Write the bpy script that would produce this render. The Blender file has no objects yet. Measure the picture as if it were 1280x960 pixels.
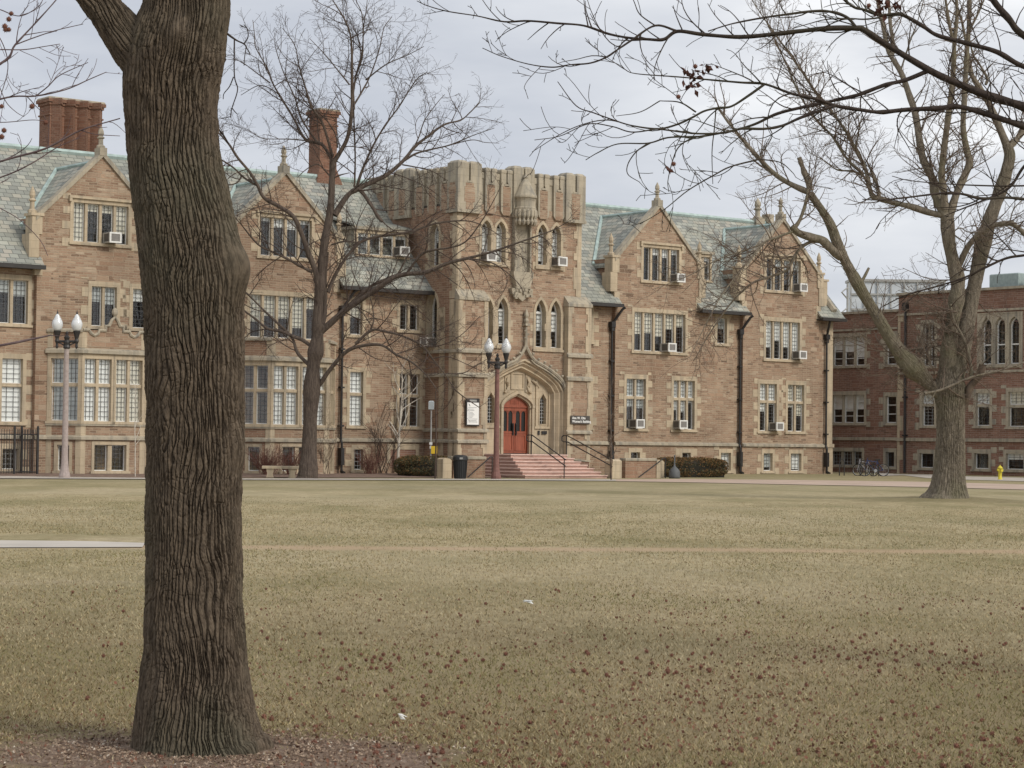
import bpy, math, random
import numpy as np
from mathutils import Vector, Matrix
from mathutils.geometry import tessellate_polygon
SC = bpy.context.scene
COL = SC.collection
R = math.radians
random.seed(7)
RNG = np.random.default_rng(11)

# ------------------------------------------------------------------ camera
EYE = 1.5
PITCH = math.atan(74.5/2700.0)
ROLL = 0.012
FOC = 2700.0
cam_d = bpy.data.cameras.new('camera'); cam = bpy.data.objects.new('camera', cam_d); COL.objects.link(cam)
cam_d.sensor_width = 36.0; cam_d.lens = FOC/1280*36; cam_d.clip_start = .1; cam_d.clip_end = 3000
cam.matrix_world = Matrix.Translation((0,0,EYE)) @ Matrix.Rotation(PITCH,4,'X') @ Matrix.Rotation(math.pi/2,4,'X') @ Matrix.Rotation(ROLL,4,'Z')
SC.camera = cam

def at(x, y, Y):
    """point at distance Y seen at photo position x,y (survey of the photograph)"""
    a = x-640.0; b = 480.0-y
    c, s = math.cos(ROLL), math.sin(ROLL)
    a2 = a*c-b*s; b2 = a*s+b*c
    cp, sp = math.cos(PITCH), math.sin(PITCH)
    d = (a2, FOC*cp-b2*sp, FOC*sp+b2*cp)
    t = Y/d[1]
    return Vector((d[0]*t, Y, EYE+d[2]*t))

# ------------------------------------------------------------------ hall frame: u along the front, n outward, z up
TH = R(51.3)
UV_ = Vector((math.sin(TH), math.cos(TH), 0)); VV_ = Vector((-math.cos(TH), math.sin(TH), 0))
ORG = Vector((12.7406, 118.1658, 0))
HROT = math.pi/2-TH
def Wd(u, n, z=0.0):
    return ORG+UV_*u-VV_*n+Vector((0,0,z))
def un(x, y):
    p = Vector((x,y,0))-ORG
    return p.dot(UV_), -p.dot(VV_)
def sst(a, b, x):
    t = min(1, max(0, (x-a)/(b-a))); return t*t*(3-2*t)
TREE_R = None
def H(x, y):
    u, n = un(x, y)
    z = -0.1*sst(1.0, 6.0, n)*(1-sst(2, 10, u))
    if u > 5: z += .05*sst(5,11,u)
    if TREE_R is not None:
        d2 = (x-TREE_R.x)**2/4.0+(y-TREE_R.y)**2/9.0
        z += .16*math.exp(-d2)
    return z
def gpt(x, y):
    """ground point seen at photo position x,y"""
    z = 0
    for i in range(6):
        a = at(x, y, 100.0); d = a-Vector((0,0,EYE))
        t = (z-EYE)/d.z; p = Vector((0,0,EYE))+d*t
        z = H(p.x, p.y)
    return Vector((p.x, p.y, z))
TREE_R = gpt(1184, 626)

# ------------------------------------------------------------------ object helpers
def tag(o, label=None, cat=None, group=None, kind=None):
    if label: o['label'] = label
    if cat: o['category'] = cat
    if group: o['group'] = group
    if kind: o['kind'] = kind
    return o
def empty(name, loc=(0,0,0), rz=0.0, label=None, cat=None, group=None):
    o = bpy.data.objects.new(name, None); COL.objects.link(o)
    o.location = loc; o.rotation_euler = (0,0,rz); o.empty_display_size = .3
    return tag(o, label, cat, group)
def copy_tree(o, parent=None):
    c = o.copy(); COL.objects.link(c)
    if parent: c.parent = parent
    for ch in list(o.children): copy_tree(ch, c)
    return c
def from_np(name, verts, faces, mats, parent=None, smooth=False, fmat=None, uvs=None):
    """faces: (N,k) int array of equal sized faces"""
    me = bpy.data.meshes.new(name)
    verts = np.asarray(verts, dtype=np.float32); faces = np.asarray(faces, dtype=np.int32)
    nv, nf, k = len(verts), len(faces), faces.shape[1]
    me.vertices.add(nv); me.vertices.foreach_set('co', verts.ravel())
    me.loops.add(nf*k); me.loops.foreach_set('vertex_index', faces.ravel())
    me.polygons.add(nf); me.polygons.foreach_set('loop_start', np.arange(0, nf*k, k, dtype=np.int32))
    me.polygons.foreach_set('loop_total', np.full(nf, k, dtype=np.int32))
    if fmat is not None: me.polygons.foreach_set('material_index', np.asarray(fmat, dtype=np.int32))
    me.polygons.foreach_set('use_smooth', np.full(nf, smooth))
    if uvs is not None:
        l = me.uv_layers.new(name='UVMap'); l.data.foreach_set('uv', np.asarray(uvs, dtype=np.float32).ravel())
    me.update(calc_edges=True); me.validate()
    for m in (mats if isinstance(mats, (list,tuple)) else [mats]): me.materials.append(m)
    o = bpy.data.objects.new(name, me); COL.objects.link(o)
    if parent: o.parent = parent
    return o

class MB:
    """collects faces; T maps local points"""
    def __init__(s, T=None): s.v=[]; s.f=[]; s.m=[]; s.T=T; s.mi=0; s.sm=[]; s.smooth=False
    def P(s, p):
        s.v.append(tuple(s.T(*p)) if s.T else tuple(p)); return len(s.v)-1
    def face(s, pts):
        s.f.append([s.P(p) for p in pts]); s.m.append(s.mi); s.sm.append(s.smooth)
    def fi(s, idx): s.f.append(list(idx)); s.m.append(s.mi); s.sm.append(s.smooth)
    def box(s, x0,x1,y0,y1,z0,z1):
        q=[s.P(p) for p in ((x0,y0,z0),(x1,y0,z0),(x1,y1,z0),(x0,y1,z0),(x0,y0,z1),(x1,y0,z1),(x1,y1,z1),(x0,y1,z1))]
        for a in ((0,3,2,1),(4,5,6,7),(0,1,5,4),(1,2,6,5),(2,3,7,6),(3,0,4,7)): s.fi([q[i] for i in a])
    def tbox(s, x0,x1,y0,y1,z0,z1,b):
        """box whose top edges are chamfered by b"""
        q0=[(x0,y0),(x1,y0),(x1,y1),(x0,y1)]; q1=[(x0+b,y0+b),(x1-b,y0+b),(x1-b,y1-b),(x0+b,y1-b)]
        r0=[s.P((a,c,z0)) for a,c in q0]; r1=[s.P((a,c,z1-b)) for a,c in q0]; r2=[s.P((a,c,z1)) for a,c in q1]
        for i in range(4):
            j=(i+1)%4; s.fi([r0[i],r0[j],r1[j],r1[i]]); s.fi([r1[i],r1[j],r2[j],r2[i]])
        s.fi(r2); s.fi(r0[::-1])
    def prism(s, poly, d0, d1, ax=1):
        """poly of (a,z) extruded along axis 1 from d0 to d1"""
        n=len(poly)
        A=[s.P((a,d0,z)) for a,z in poly]; B=[s.P((a,d1,z)) for a,z in poly]
        s.fi(A); s.fi(B[::-1])
        for i in range(n):
            j=(i+1)%n; s.fi([A[i],B[i],B[j],A[j]])
    def holed(s, outer, holes, d):
        """flat sheet at depth d with holes"""
        L=[[Vector((a,z,0)) for a,z in outer]]+[[Vector((a,z,0)) for a,z in h] for h in holes]
        flat=[p for l in L for p in l]
        idx=[s.P((p.x,d,p.y)) for p in flat]
        for t in tessellate_polygon(L): s.fi([idx[i] for i in t])
    def ring(s, outer, inner, d0, d1):
        """picture-frame between two polygons with the same count, from depth d0 (front) to d1"""
        n=len(outer)
        o0=[s.P((a,d0,z)) for a,z in outer]; i0=[s.P((a,d0,z)) for a,z in inner]
        o1=[s.P((a,d1,z)) for a,z in outer]; i1=[s.P((a,d1,z)) for a,z in inner]
        for k in range(n):
            j=(k+1)%n
            s.fi([o0[k],o0[j],i0[j],i0[k]]); s.fi([i0[k],i0[j],i1[j],i1[k]])
            s.fi([o0[j],o0[k],o1[k],o1[j]]); s.fi([o1[j],o1[k],i1[k],i1[j]])
    def tube(s, pts, rad, k=8, cap=True):
        pts=[Vector(p) for p in pts]
        if not hasattr(rad,'__len__'): rad=[rad]*len(pts)
        rings=[]; up=None
        for i,p in enumerate(pts):
            t=(pts[min(i+1,len(pts)-1)]-pts[max(i-1,0)])
            if t.length<1e-9: t=Vector((0,0,1))
            t.normalize()
            if up is None: up=Vector((0,0,1)) if abs(t.z)<.9 else Vector((1,0,0))
            x=up.cross(t); x.normalize(); y=t.cross(x); up=y if y.length>.1 else up
            rings.append([s.P(p+(x*math.cos(2*math.pi*j/k)+y*math.sin(2*math.pi*j/k))*rad[i]) for j in range(k)])
        for a,b in zip(rings,rings[1:]):
            for j in range(k): s.fi([a[j],a[(j+1)%k],b[(j+1)%k],b[j]])
        if cap: s.fi(rings[0][::-1]); s.fi(rings[-1])
    def lathe(s, prof, cx=0, cy=0, k=16, a0=0, a1=2*math.pi):
        full=abs(a1-a0-2*math.pi)<1e-6; kk=k if full else k+1
        rings=[[s.P((cx+r*math.cos(a0+(a1-a0)*j/k),cy+r*math.sin(a0+(a1-a0)*j/k),z)) for j in range(kk)] for r,z in prof]
        for a,b in zip(rings,rings[1:]):
            for j in range(k): s.fi([a[j],a[(j+1)%kk],b[(j+1)%kk],b[j]])
        if full:
            s.fi(rings[0][::-1]); s.fi(rings[-1])
    def build(s, name, mats, parent=None, uvf=None):
        me=bpy.data.meshes.new(name); me.from_pydata(s.v,[],s.f)
        for m in (mats if isinstance(mats,(list,tuple)) else [mats]): me.materials.append(m)
        for p,m,sm in zip(me.polygons,s.m,s.sm): p.material_index=m; p.use_smooth=sm
        uvl=me.uv_layers.new(name='UVMap').data
        for p in me.polygons:
            n=p.normal; ax,ay,az=abs(n.x),abs(n.y),abs(n.z)
            for li in p.loop_indices:
                c=me.vertices[me.loops[li].vertex_index].co
                if uvf: uvl[li].uv=uvf(c,n)
                elif az>.85: uvl[li].uv=(c.x,c.y)
                else:
                    h=math.hypot(n.x,n.y) or 1
                    uvl[li].uv=((c.x*-n.y+c.y*n.x)/h, c.z/max(h,.2) if az>.2 else c.z)
        me.update()
        o=bpy.data.objects.new(name,me); COL.objects.link(o)
        if parent: o.parent=parent
        return o

# ------------------------------------------------------------------ materials
MATS={}
class NT:
    def __init__(s, name):
        s.mat=bpy.data.materials.new(name); s.mat.use_nodes=True; s.t=s.mat.node_tree
        s.b=s.t.nodes['Principled BSDF']; MATS[name]=s.mat
    def n(s, typ, **kw):
        nd=s.t.nodes.new(typ)
        for k,v in kw.items():
            if k.startswith('_'): setattr(nd,k[1:],v)
            else:
                key=k.replace('__',' ')
                nd.inputs[int(key[1:]) if key[0]=='i' and key[1:].isdigit() else key].default_value=v
        return nd
    def l(s,a,b): s.t.links.new(a,b)
    def coord(s, kind='Object', scale=(1,1,1), loc=(0,0,0)):
        tc=s.n('ShaderNodeTexCoord'); mp=s.n('ShaderNodeMapping'); mp.inputs['Scale'].default_value=scale; mp.inputs['Location'].default_value=loc
        s.l(tc.outputs[kind],mp.inputs['Vector']); return mp.outputs['Vector']
    def noise(s, vec, scale, detail=4, rough=.55):
        nd=s.n('ShaderNodeTexNoise'); nd.inputs['Scale'].default_value=scale; nd.inputs['Detail'].default_value=detail; nd.inputs['Roughness'].default_value=rough
        if vec is not None: s.l(vec,nd.inputs['Vector'])
        return nd
    def ramp(s, fac, stops, interp='LINEAR'):
        nd=s.n('ShaderNodeValToRGB'); cr=nd.color_ramp; cr.interpolation=interp
        while len(cr.elements)<len(stops): cr.elements.new(.5)
        for e,(p,c) in zip(cr.elements,stops):
            e.position=p; e.color=(c[0],c[1],c[2],1) if hasattr(c,'__len__') else (c,c,c,1)
        s.l(fac,nd.inputs['Fac']); return nd.outputs['Color']
    def mix(s, fac, a, b, blend='MIX'):
        nd=s.n('ShaderNodeMix'); nd.data_type='RGBA'; nd.blend_type=blend
        for sock,v in ((nd.inputs[0],fac),(nd.inputs[6],a),(nd.inputs[7],b)):
            if hasattr(v,'default_value') or hasattr(v,'links'): s.l(v,sock)
            elif hasattr(v,'__len__'): sock.default_value=(v[0],v[1],v[2],1)
            else: sock.default_value=v
        return nd.outputs[2]
    def bump(s, h, strength=.3, dist=.02):
        nd=s.n('ShaderNodeBump'); nd.inputs['Strength'].default_value=strength; nd.inputs['Distance'].default_value=dist
        s.l(h,nd.inputs['Height']); s.l(nd.outputs['Normal'],s.b.inputs['Normal'])
    def col(s, c):
        if hasattr(c,'links'): s.l(c,s.b.inputs['Base Color'])
        else: s.b.inputs['Base Color'].default_value=(c[0],c[1],c[2],1)
    def rough(s, v, spec=None):
        s.b.inputs['Roughness'].default_value=v
        if spec is not None: s.b.inputs['Specular IOR Level'].default_value=spec
def simple(name, c, rough=.6, metal=0, var=.15, scale=6, bump=0, spec=.4):
    t=NT(name); v=t.coord('Object'); nz=t.noise(v,scale,5)
    lo=tuple(x*(1-var) for x in c); hi=tuple(min(1,x*(1+var)) for x in c)
    t.col(t.ramp(nz.outputs['Fac'],[(.3,lo),(.7,hi)])); t.rough(rough,spec); t.b.inputs['Metallic'].default_value=metal
    if bump: t.bump(nz.outputs['Fac'],bump,.02)
    return t.mat

def masonry(name, cols, mortar, rowh=.105, bw=.40, seed=0.0, dirt=.25):
    t=NT(name)
    v=t.coord('UV',(1,1,1),(seed,seed*.7,0))
    w=t.noise(v,1.7,3); w2=t.noise(v,.6,2)
    wm=t.mix(.085,v,w.outputs['Color'],'ADD')
    def brick(vec,rw,rh,off):
        b=t.n('ShaderNodeTexBrick'); b.offset=off; b.inputs['Color1'].default_value=(0,0,0,1); b.inputs['Color2'].default_value=(1,1,1,1)
        b.inputs['Mortar'].default_value=(.5,.5,.5,1); b.inputs['Scale'].default_value=1
        b.inputs['Brick Width'].default_value=rw; b.inputs['Row Height'].default_value=rh
        b.inputs['Mortar Size'].default_value=.012; b.inputs['Mortar Smooth'].default_value=.3; b.inputs['Bias'].default_value=0
        t.l(vec,b.inputs['Vector']); return b
    b1=brick(wm,bw,rowh,.43); b2=brick(wm,bw*1.7,rowh*2,.31)
    sel=t.ramp(w2.outputs['Fac'],[(.55,0),(.57,1)])
    val=t.mix(sel,b1.outputs['Color'],b2.outputs['Color'])
    mort=t.mix(sel,b1.outputs['Fac'],b2.outputs['Fac'])
    k=len(cols)
    c=t.ramp(val,[(i/(k-1),cc) for i,cc in enumerate(cols)])
    fine=t.noise(t.coord('UV',(1,2.5,1)),9,6,.65)
    c=t.mix(t.ramp(fine.outputs['Fac'],[(.3,.0),(.75,.5)]),c,tuple(x*1.35 for x in cols[k//2]))
    big=t.noise(v,.35,4)
    c=t.mix(t.ramp(big.outputs['Fac'],[(.40,0),(.62,dirt*1.6)]),c,tuple(x*.55 for x in cols[1]))
    stn=t.noise(t.coord('UV',(1.6,.22,1)),1.3,5,.6); c=t.mix(t.ramp(stn.outputs['Fac'],[(.50,0),(.72,.42)]),c,tuple(x*.45 for x in cols[2]))
    c=t.mix(mort,c,mortar)
    t.col(c); t.rough(.92,.2)
    h=t.mix(mort,fine.outputs['Fac'],(0,0,0)); t.bump(h,.8,.03)
    return t.mat
WALL=masonry('rubble_stone',[(.085,.052,.037),(.31,.20,.135),(.38,.265,.185),(.20,.12,.08),(.40,.295,.21),(.27,.16,.108),(.33,.25,.185),(.47,.375,.28)],(.40,.325,.24))
WALLD=masonry('dark_shaded_rubble',[(.12,.07,.05),(.31,.19,.13),(.24,.135,.09),(.36,.24,.165),(.22,.12,.082),(.40,.29,.205)],(.36,.28,.21),seed=3.3)  # darker rubble copy; shade of the side faces put into its colour
REDW=masonry('dark_red_stone',[(.15,.085,.062),(.28,.16,.115),(.21,.115,.085),(.33,.20,.15),(.18,.09,.068)],(.33,.26,.21),seed=7.1)
CHIM=masonry('chimney_brick',[(.16,.08,.055),(.25,.13,.088),(.195,.098,.066),(.30,.175,.12)],(.25,.17,.125),rowh=.08,bw=.24,seed=5.0)
def limestone(name, c, stain=.35, seed=0):
    t=NT(name); v=t.coord('Object',(1,1,1),(seed,0,0)); a=t.noise(v,.9,5,.6); b=t.noise(v,9,5); st=t.noise(t.coord('Object',(3,3,.35)),1.4,4)
    col=t.ramp(a.outputs['Fac'],[(.25,tuple(x*.80 for x in c)),(.5,c),(.8,tuple(min(1,x*1.12) for x in c))])
    col=t.mix(t.ramp(st.outputs['Fac'],[(.46,0),(.68,stain)]),col,(c[0]*.48,c[1]*.52,c[2]*.60))
    col=t.mix(t.ramp(b.outputs['Fac'],[(.35,0),(.7,.3)]),col,tuple(x*.82 for x in c))
    # ashlar joints
    br=t.n('ShaderNodeTexBrick'); t.l(t.coord('UV'),br.inputs['Vector']); br.inputs['Scale'].default_value=1; br.inputs['Brick Width'].default_value=.7; br.inputs['Row Height'].default_value=.34
    br.inputs['Mortar Size'].default_value=.006; br.inputs['Color1'].default_value=(1,1,1,1); br.inputs['Color2'].default_value=(.88,.88,.88,1); br.inputs['Mortar'].default_value=(.62,.6,.58,1)
    col=t.mix(.8,col,br.outputs['Color'],'MULTIPLY')
    t.col(col); t.rough(.88,.25); t.bump(b.outputs['Fac'],.35,.02); return t.mat
LIME=limestone('limestone',(.51,.42,.30),.6)
LIMEG=limestone('weathered_limestone',(.42,.37,.285),.85,4)
def slate():
    t=NT('slate'); v=t.coord('UV'); w=t.noise(v,1.6,3)
    wm=t.mix(.04,v,w.outputs['Color'],'ADD')
    b=t.n('ShaderNodeTexBrick'); b.offset=.5; b.inputs['Color1'].default_value=(0,0,0,1); b.inputs['Color2'].default_value=(1,1,1,1); b.inputs['Mortar'].default_value=(0,0,0,1)
    b.inputs['Scale'].default_value=1; b.inputs['Brick Width'].default_value=.42; b.inputs['Row Height'].default_value=.27; b.inputs['Mortar Size'].default_value=.016; b.inputs['Mortar Smooth'].default_value=.4
    t.l(wm,b.inputs['Vector'])
    c=t.ramp(b.outputs['Color'],[(0,(.19,.195,.18)),(.3,(.255,.265,.245)),(.6,(.32,.33,.29)),(.85,(.36,.335,.285)),(1,(.41,.42,.37))])
    big=t.noise(v,.5,4); c=t.mix(t.ramp(big.outputs['Fac'],[(.4,0),(.7,.45)]),c,(.29,.29,.22))
    c=t.mix(b.outputs['Fac'],c,(.09,.095,.09)); t.col(c); t.rough(.75,.35)
    # saw-tooth course profile
    sp=t.n('ShaderNodeSeparateXYZ'); t.l(wm,sp.inputs[0])
    m=t.n('ShaderNodeMath',_operation='DIVIDE'); t.l(sp.outputs[1],m.inputs[0]); m.inputs[1].default_value=.27
    fr=t.n('ShaderNodeMath',_operation='FRACT'); t.l(m.outputs[0],fr.inputs[0])
    iv=t.n('ShaderNodeMath',_operation='SUBTRACT'); iv.inputs[0].default_value=1; t.l(fr.outputs[0],iv.inputs[1])
    t.bump(iv.outputs[0],.7,.05); return t.mat
SLATE=slate()
COPPER=simple('green_copper',(.36,.45,.43),.6,var=.25,scale=3)
IRON=simple('dark_iron',(.03,.028,.028),.45,var=.3)
GUTTER=simple('dark_gutter',(.035,.032,.03),.5)
WHITE=simple('white_paint',(.72,.72,.70),.5,var=.06)
LEAD=simple('window_lead',(.10,.10,.10),.6)
LEADW=simple('pale_lead',(.42,.43,.43),.6)
BLIND2=simple('cream_curtain',(.74,.70,.60),.9,var=.1,scale=3); BLIND3=simple('grey_shade',(.50,.52,.51),.9,var=.15,scale=2)
BLIND=simple('blind_cloth',(.88,.88,.86),.9,var=.08,scale=2)
DARKIN=simple('room_dark',(.03,.028,.025),.9)
GREYM=simple('grey_metal',(.33,.33,.32),.5)
DOORM=None
def wood(name,c,rough=.45):
    t=NT(name); v=t.coord('Object',(14,14,1.2)); nz=t.noise(v,1.5,5)
    t.col(t.ramp(nz.outputs['Fac'],[(.3,tuple(x*.7 for x in c)),(.7,tuple(x*1.15 for x in c))])); t.rough(rough); return t.mat
DOORM=wood('orange_oak',(.30,.082,.043))
def glassm(name, tint=(.97,.98,.98), refl=.25):
    t=NT(name); t.t.nodes.remove(t.b); out=t.t.nodes['Material Output']
    tr=t.n('ShaderNodeBsdfTransparent'); tr.inputs['Color'].default_value=(*tint,1)
    gl=t.n('ShaderNodeBsdfGlossy'); gl.inputs['Roughness'].default_value=.04
    nz=t.noise(t.coord('Object'),1.1,1); bp=t.n('ShaderNodeBump'); bp.inputs['Strength'].default_value=.10; bp.inputs['Distance'].default_value=.05
    t.l(nz.outputs['Fac'],bp.inputs['Height']); t.l(bp.outputs['Normal'],gl.inputs['Normal'])
    fr=t.n('ShaderNodeLayerWeight'); fr.inputs['Blend'].default_value=.5; pw=t.n('ShaderNodeMath',_operation='POWER'); t.l(fr.outputs['Facing'],pw.inputs[0]); pw.inputs[1].default_value=4
    ad=t.n('ShaderNodeMath',_operation='ADD'); t.l(pw.outputs[0],ad.inputs[0]); ad.inputs[1].default_value=refl; ad.use_clamp=True
    mx=t.n('ShaderNodeMixShader'); t.l(ad.outputs[0],mx.inputs[0]); t.l(tr.outputs[0],mx.inputs[1]); t.l(gl.outputs[0],mx.inputs[2]); t.l(mx.outputs[0],out.inputs['Surface'])
    return t.mat
GLASS=glassm('window_glass',refl=.06)
def bark(name, c1, c2, sc=(10,10,1.6), bstr=.8, dist=.05, moss=None):
    t=NT(name); v=t.coord('Object',sc); nz=t.noise(v,1.5,7,.65); n2=t.noise(t.coord('Object'),.8,3); n3=t.noise(t.coord('Object',(40,40,14)),1.5,5)
    c=t.ramp(nz.outputs['Fac'],[(.35,c1),(.62,c2)])
    c=t.mix(t.ramp(n3.outputs['Fac'],[(.35,0),(.7,.45)]),c,tuple(x*1.25 for x in c2))
    if moss: c=t.mix(t.ramp(n2.outputs['Fac'],[(.48,0),(.68,.6)]),c,moss)
    t.col(c); t.rough(.92,.2); t.bump(nz.outputs['Fac'],bstr,dist); return t.mat
BARKN=bark('near_bark',(.036,.027,.020),(.130,.101,.073),(22,22,7),.9,.012,(.105,.105,.072))
BARKM=bark('brown_bark',(.045,.034,.029),(.125,.098,.08),(9,9,1.5),.9,.06)
BARKR=bark('grey_bark',(.095,.080,.062),(.225,.192,.148),(9,9,2.6),.9,.06,(.13,.125,.07))
TWIGM=bark('twig_bark',(.042,.030,.026),(.095,.07,.058),(3,3,3),.1,.01)
TWIGL=bark('pale_twig_bark',(.075,.057,.046),(.17,.13,.10),(3,3,3),.1,.01)
TWIGN=bark('dark_branch_bark',(.022,.017,.016),(.065,.05,.042),(20,20,20),.4,.004,(.06,.06,.035))
TWIGP=bark('purple_twig_bark',(.06,.04,.045),(.15,.11,.11),(6,6,6),.2,.004)
WHITEB=bark('white_bark',(.38,.34,.29),(.60,.56,.49),(5,5,5),.1,.01)
# ================================================================== windows
def Tn(plane):            # wall facing the camera side; a = u, d = depth into the wall
    return lambda a,d,z: (a, -plane+d, z)
def Tu(U0):               # wall facing -u; a = n
    return lambda a,d,z: (U0+d, -a, z)
def Tline(p0, p1):        # wall through two (u,n) points; a measured from p0 towards p1
    du, dn = p1[0]-p0[0], p1[1]-p0[1]; L = math.hypot(du,dn); du/=L; dn/=L
    ou, on = dn, -du      # inward normal
    if on > 0: ou, on = -ou, -on
    return lambda a,d,z: (p0[0]+du*a+ou*d, -(p0[1]+dn*a+on*d), z)
def rect(a0,a1,z0,z1): return [(a0,z0),(a1,z0),(a1,z1),(a0,z1)]
def lancet(a0,a1,z0,zs,za,k=5):
    c=(a0+a1)/2; h=(a1-a0)/2
    pts=[(a0,z0),(a1,z0)]
    for i in range(k+1):
        x=1-i/k; pts.append((c+h*x, zs+(za-zs)*(.45*(1-x)+.55*math.sqrt(max(0,1-x*x)))))
    for i in range(1,k+1):
        x=i/k; pts.append((c-h*x, zs+(za-zs)*(.45*(1-x)+.55*math.sqrt(max(0,1-x*x)))))
    return pts
def ray_blocks(b, a0,a1,z0,z1, seed, w=(.16,.34), bh=.34, d=-.03):
    """toothed quoin stones along both jambs"""
    rr=random.Random(seed); z=z0-.12; k=rr.randint(0,1)
    while z<z1+.12:
        h=bh*rr.uniform(.85,1.2); e=min(z+h,z1+.14)
        ww=w[k%2]*rr.uniform(.8,1.1) if k%2 else .05
        if ww>.08:
            b.box(a0-ww,a0+.02,d+.012,.12,z,e); b.box(a1-.02,a1+ww*rr.uniform(.7,1.1),d+.012,.12,z,e)
        z=e; k+=1
WSEED=[0]; DEFST=[LIME]
def window(root, T, a0,a1,z0,z1, lights=2, transom=None, blinds=None, quoin=True, hood=False, fw=.17, mw=.13,
           depth=.27, stone=None, lead='dark', sash=True, glaz=None, name='window', label=None, sashbars=False, rows=.2, head=.22):
    """square-headed stone window; returns its hole in the wall"""
    stone=stone or DEFST[0]; WSEED[0]+=1; sd=WSEED[0]; rr=random.Random(sd*13+1)
    b=MB(T)
    i0,i1,j0,j1=a0+fw,a1-fw,z0+fw*.7,z1-head
    b.ring(rect(a0,a1,z0,z1), rect(i0,i1,j0,j1), -.03, depth)
    b.box(a0-.05,a1+.05,-.09,.0,z0-.03,z0+.07)           # sill
    if hood:
        b.box(a0-.08,a1+.08,-.13,-.02,z1-.05,z1+.07); b.box(a0-.08,a0+.05,-.12,-.02,z1-.2,z1-.05); b.box(a1-.05,a1+.08,-.12,-.02,z1-.2,z1-.05)
    lw=((i1-i0)-(lights-1)*mw)/lights
    cells=[]
    for k in range(lights):
        x0=i0+k*(lw+mw); cells.append((x0,x0+lw))
        if k: b.box(x0-mw,x0,.04,depth-.01,j0,j1)
    if transom:
        for x0,x1 in cells: b.box(x0,x1,.05,depth-.012,transom-.07,transom+.07)
    if quoin: ray_blocks(b,a0,a1,z0,z1,sd)
    w=b.build(name,stone,root)
    if label: w['label']=label
    zr=[(j0,j1)] if not transom else [(j0,transom-.07),(transom+.07,j1)]
    g=MB(T); g.box(i0+.002,i1-.002,depth-.075,depth-.060,j0+.002,j1-.002); g.build('glass',GLASS,w)
    la=MB(T); fr=MB(T)
    for x0,x1 in cells:
        for za,zb in zr:
            if sash:
                t=.035 if not sashbars else .05
                fr.box(x0,x0+t,depth-.11,depth-.05,za,zb); fr.box(x1-t,x1,depth-.11,depth-.05,za,zb)
                fr.box(x0+t,x1-t,depth-.11,depth-.05,za,za+t); fr.box(x0+t,x1-t,depth-.11,depth-.05,zb-t,zb)
            if sashbars:
                nrow=3 if zb-za<1.6 else 4
                for i in range(1,nrow):
                    z=za+(zb-za)*i/nrow; fr.box(x0+.05,x1-.05,depth-.10,depth-.055,z-.022,z+.022)
            else:
                nv=3 if x1-x0>.38 else 2
                for i in range(1,nv): x=x0+(x1-x0)*i/nv; la.box(x-.008,x+.008,depth-.095,depth-.078,za,zb)
                nh=max(1,int(round((zb-za)/rows)))
                for i in range(1,nh): z=za+(zb-za)*i/nh; la.box(x0,x1,depth-.094,depth-.077,z-.008,z+.008)
    if fr.f: fr.build('sash',WHITE if sash is True else sash,w)
    if la.f: la.build('lattice',LEAD if lead=='dark' else LEADW,w)
    if blinds is None: blinds=rr.uniform(.25,.6)
    if blinds:
        bl=MB(T)
        for i,(x0,x1) in enumerate(cells):
            f=blinds if not hasattr(blinds,'__len__') else blinds[i%len(blinds)]
            if f<=0: continue
            f=min(1,f*rr.uniform(.62,1.25)) if f<.95 else 1
            zb=j1-(j1-j0)*f; bl.box(x0+.01,x1-.01,depth-.045,depth-.035,zb,j1-.01)
        if bl.f: bl.build('blind',(BLIND,BLIND,BLIND2,BLIND3)[sd%4],w)
    e=.05
    return rect(a0+e,a1-e,z0+e,z1-e)
def lancet_window(root,T,a0,a1,z0,zs,za,fw=.15,depth=.42,stone=None,blinds=0,rows=.2,transoms=(),quoin=True):
    stone=stone or DEFST[0]; WSEED[0]+=1
    b=MB(T); o=lancet(a0,a1,z0,zs,za); i=lancet(a0+fw,a1-fw,z0+fw,zs-.02,za-fw*1.15)
    b.ring(o,i,-.035,depth); b.box(a0-.04,a1+.04,-.10,0,z0-.06,z0+.06)
    if quoin: ray_blocks(b,a0,a1,z0,zs-.2,WSEED[0],w=(.05,.2))
    w=b.build('window',stone,root)
    g=MB(T); g.prism(i,depth-.075,depth-.060); g.build('glass',GLASS,w)
    f=MB(T); o2=[(x,z) for x,z in i]; i2=lancet(a0+fw+.05,a1-fw-.05,z0+fw+.05,zs-.04,za-fw*1.15-.07)
    f.ring(o2,i2,depth-.13,depth-.055)
    for z in transoms: f.box(a0+fw,a1-fw,depth-.14,depth-.055,z-.035,z+.035)
    f.build('sash',WHITE,w)
    l=MB(T); x0,x1=a0+fw+.04,a1-fw-.04
    l.box((x0+x1)/2-.009,(x0+x1)/2+.009,depth-.1,depth-.08,z0+fw,za-fw*1.6)
    z=z0+fw+rows
    while z<zs: l.box(x0,x1,depth-.099,depth-.079,z-.009,z+.009); z+=rows
    l.build('lattice',LEAD,w)
    if blinds:
        bl=MB(T); zt=zs+.05; zb=zt-(zt-z0)*blinds; bl.box(x0+.01,x1-.01,depth-.045,depth-.035,zb,zt); bl.build('blind',BLIND,w)
    e=.035; return lancet(a0+e,a1-e,z0+e,zs,za-e*1.3)

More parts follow.
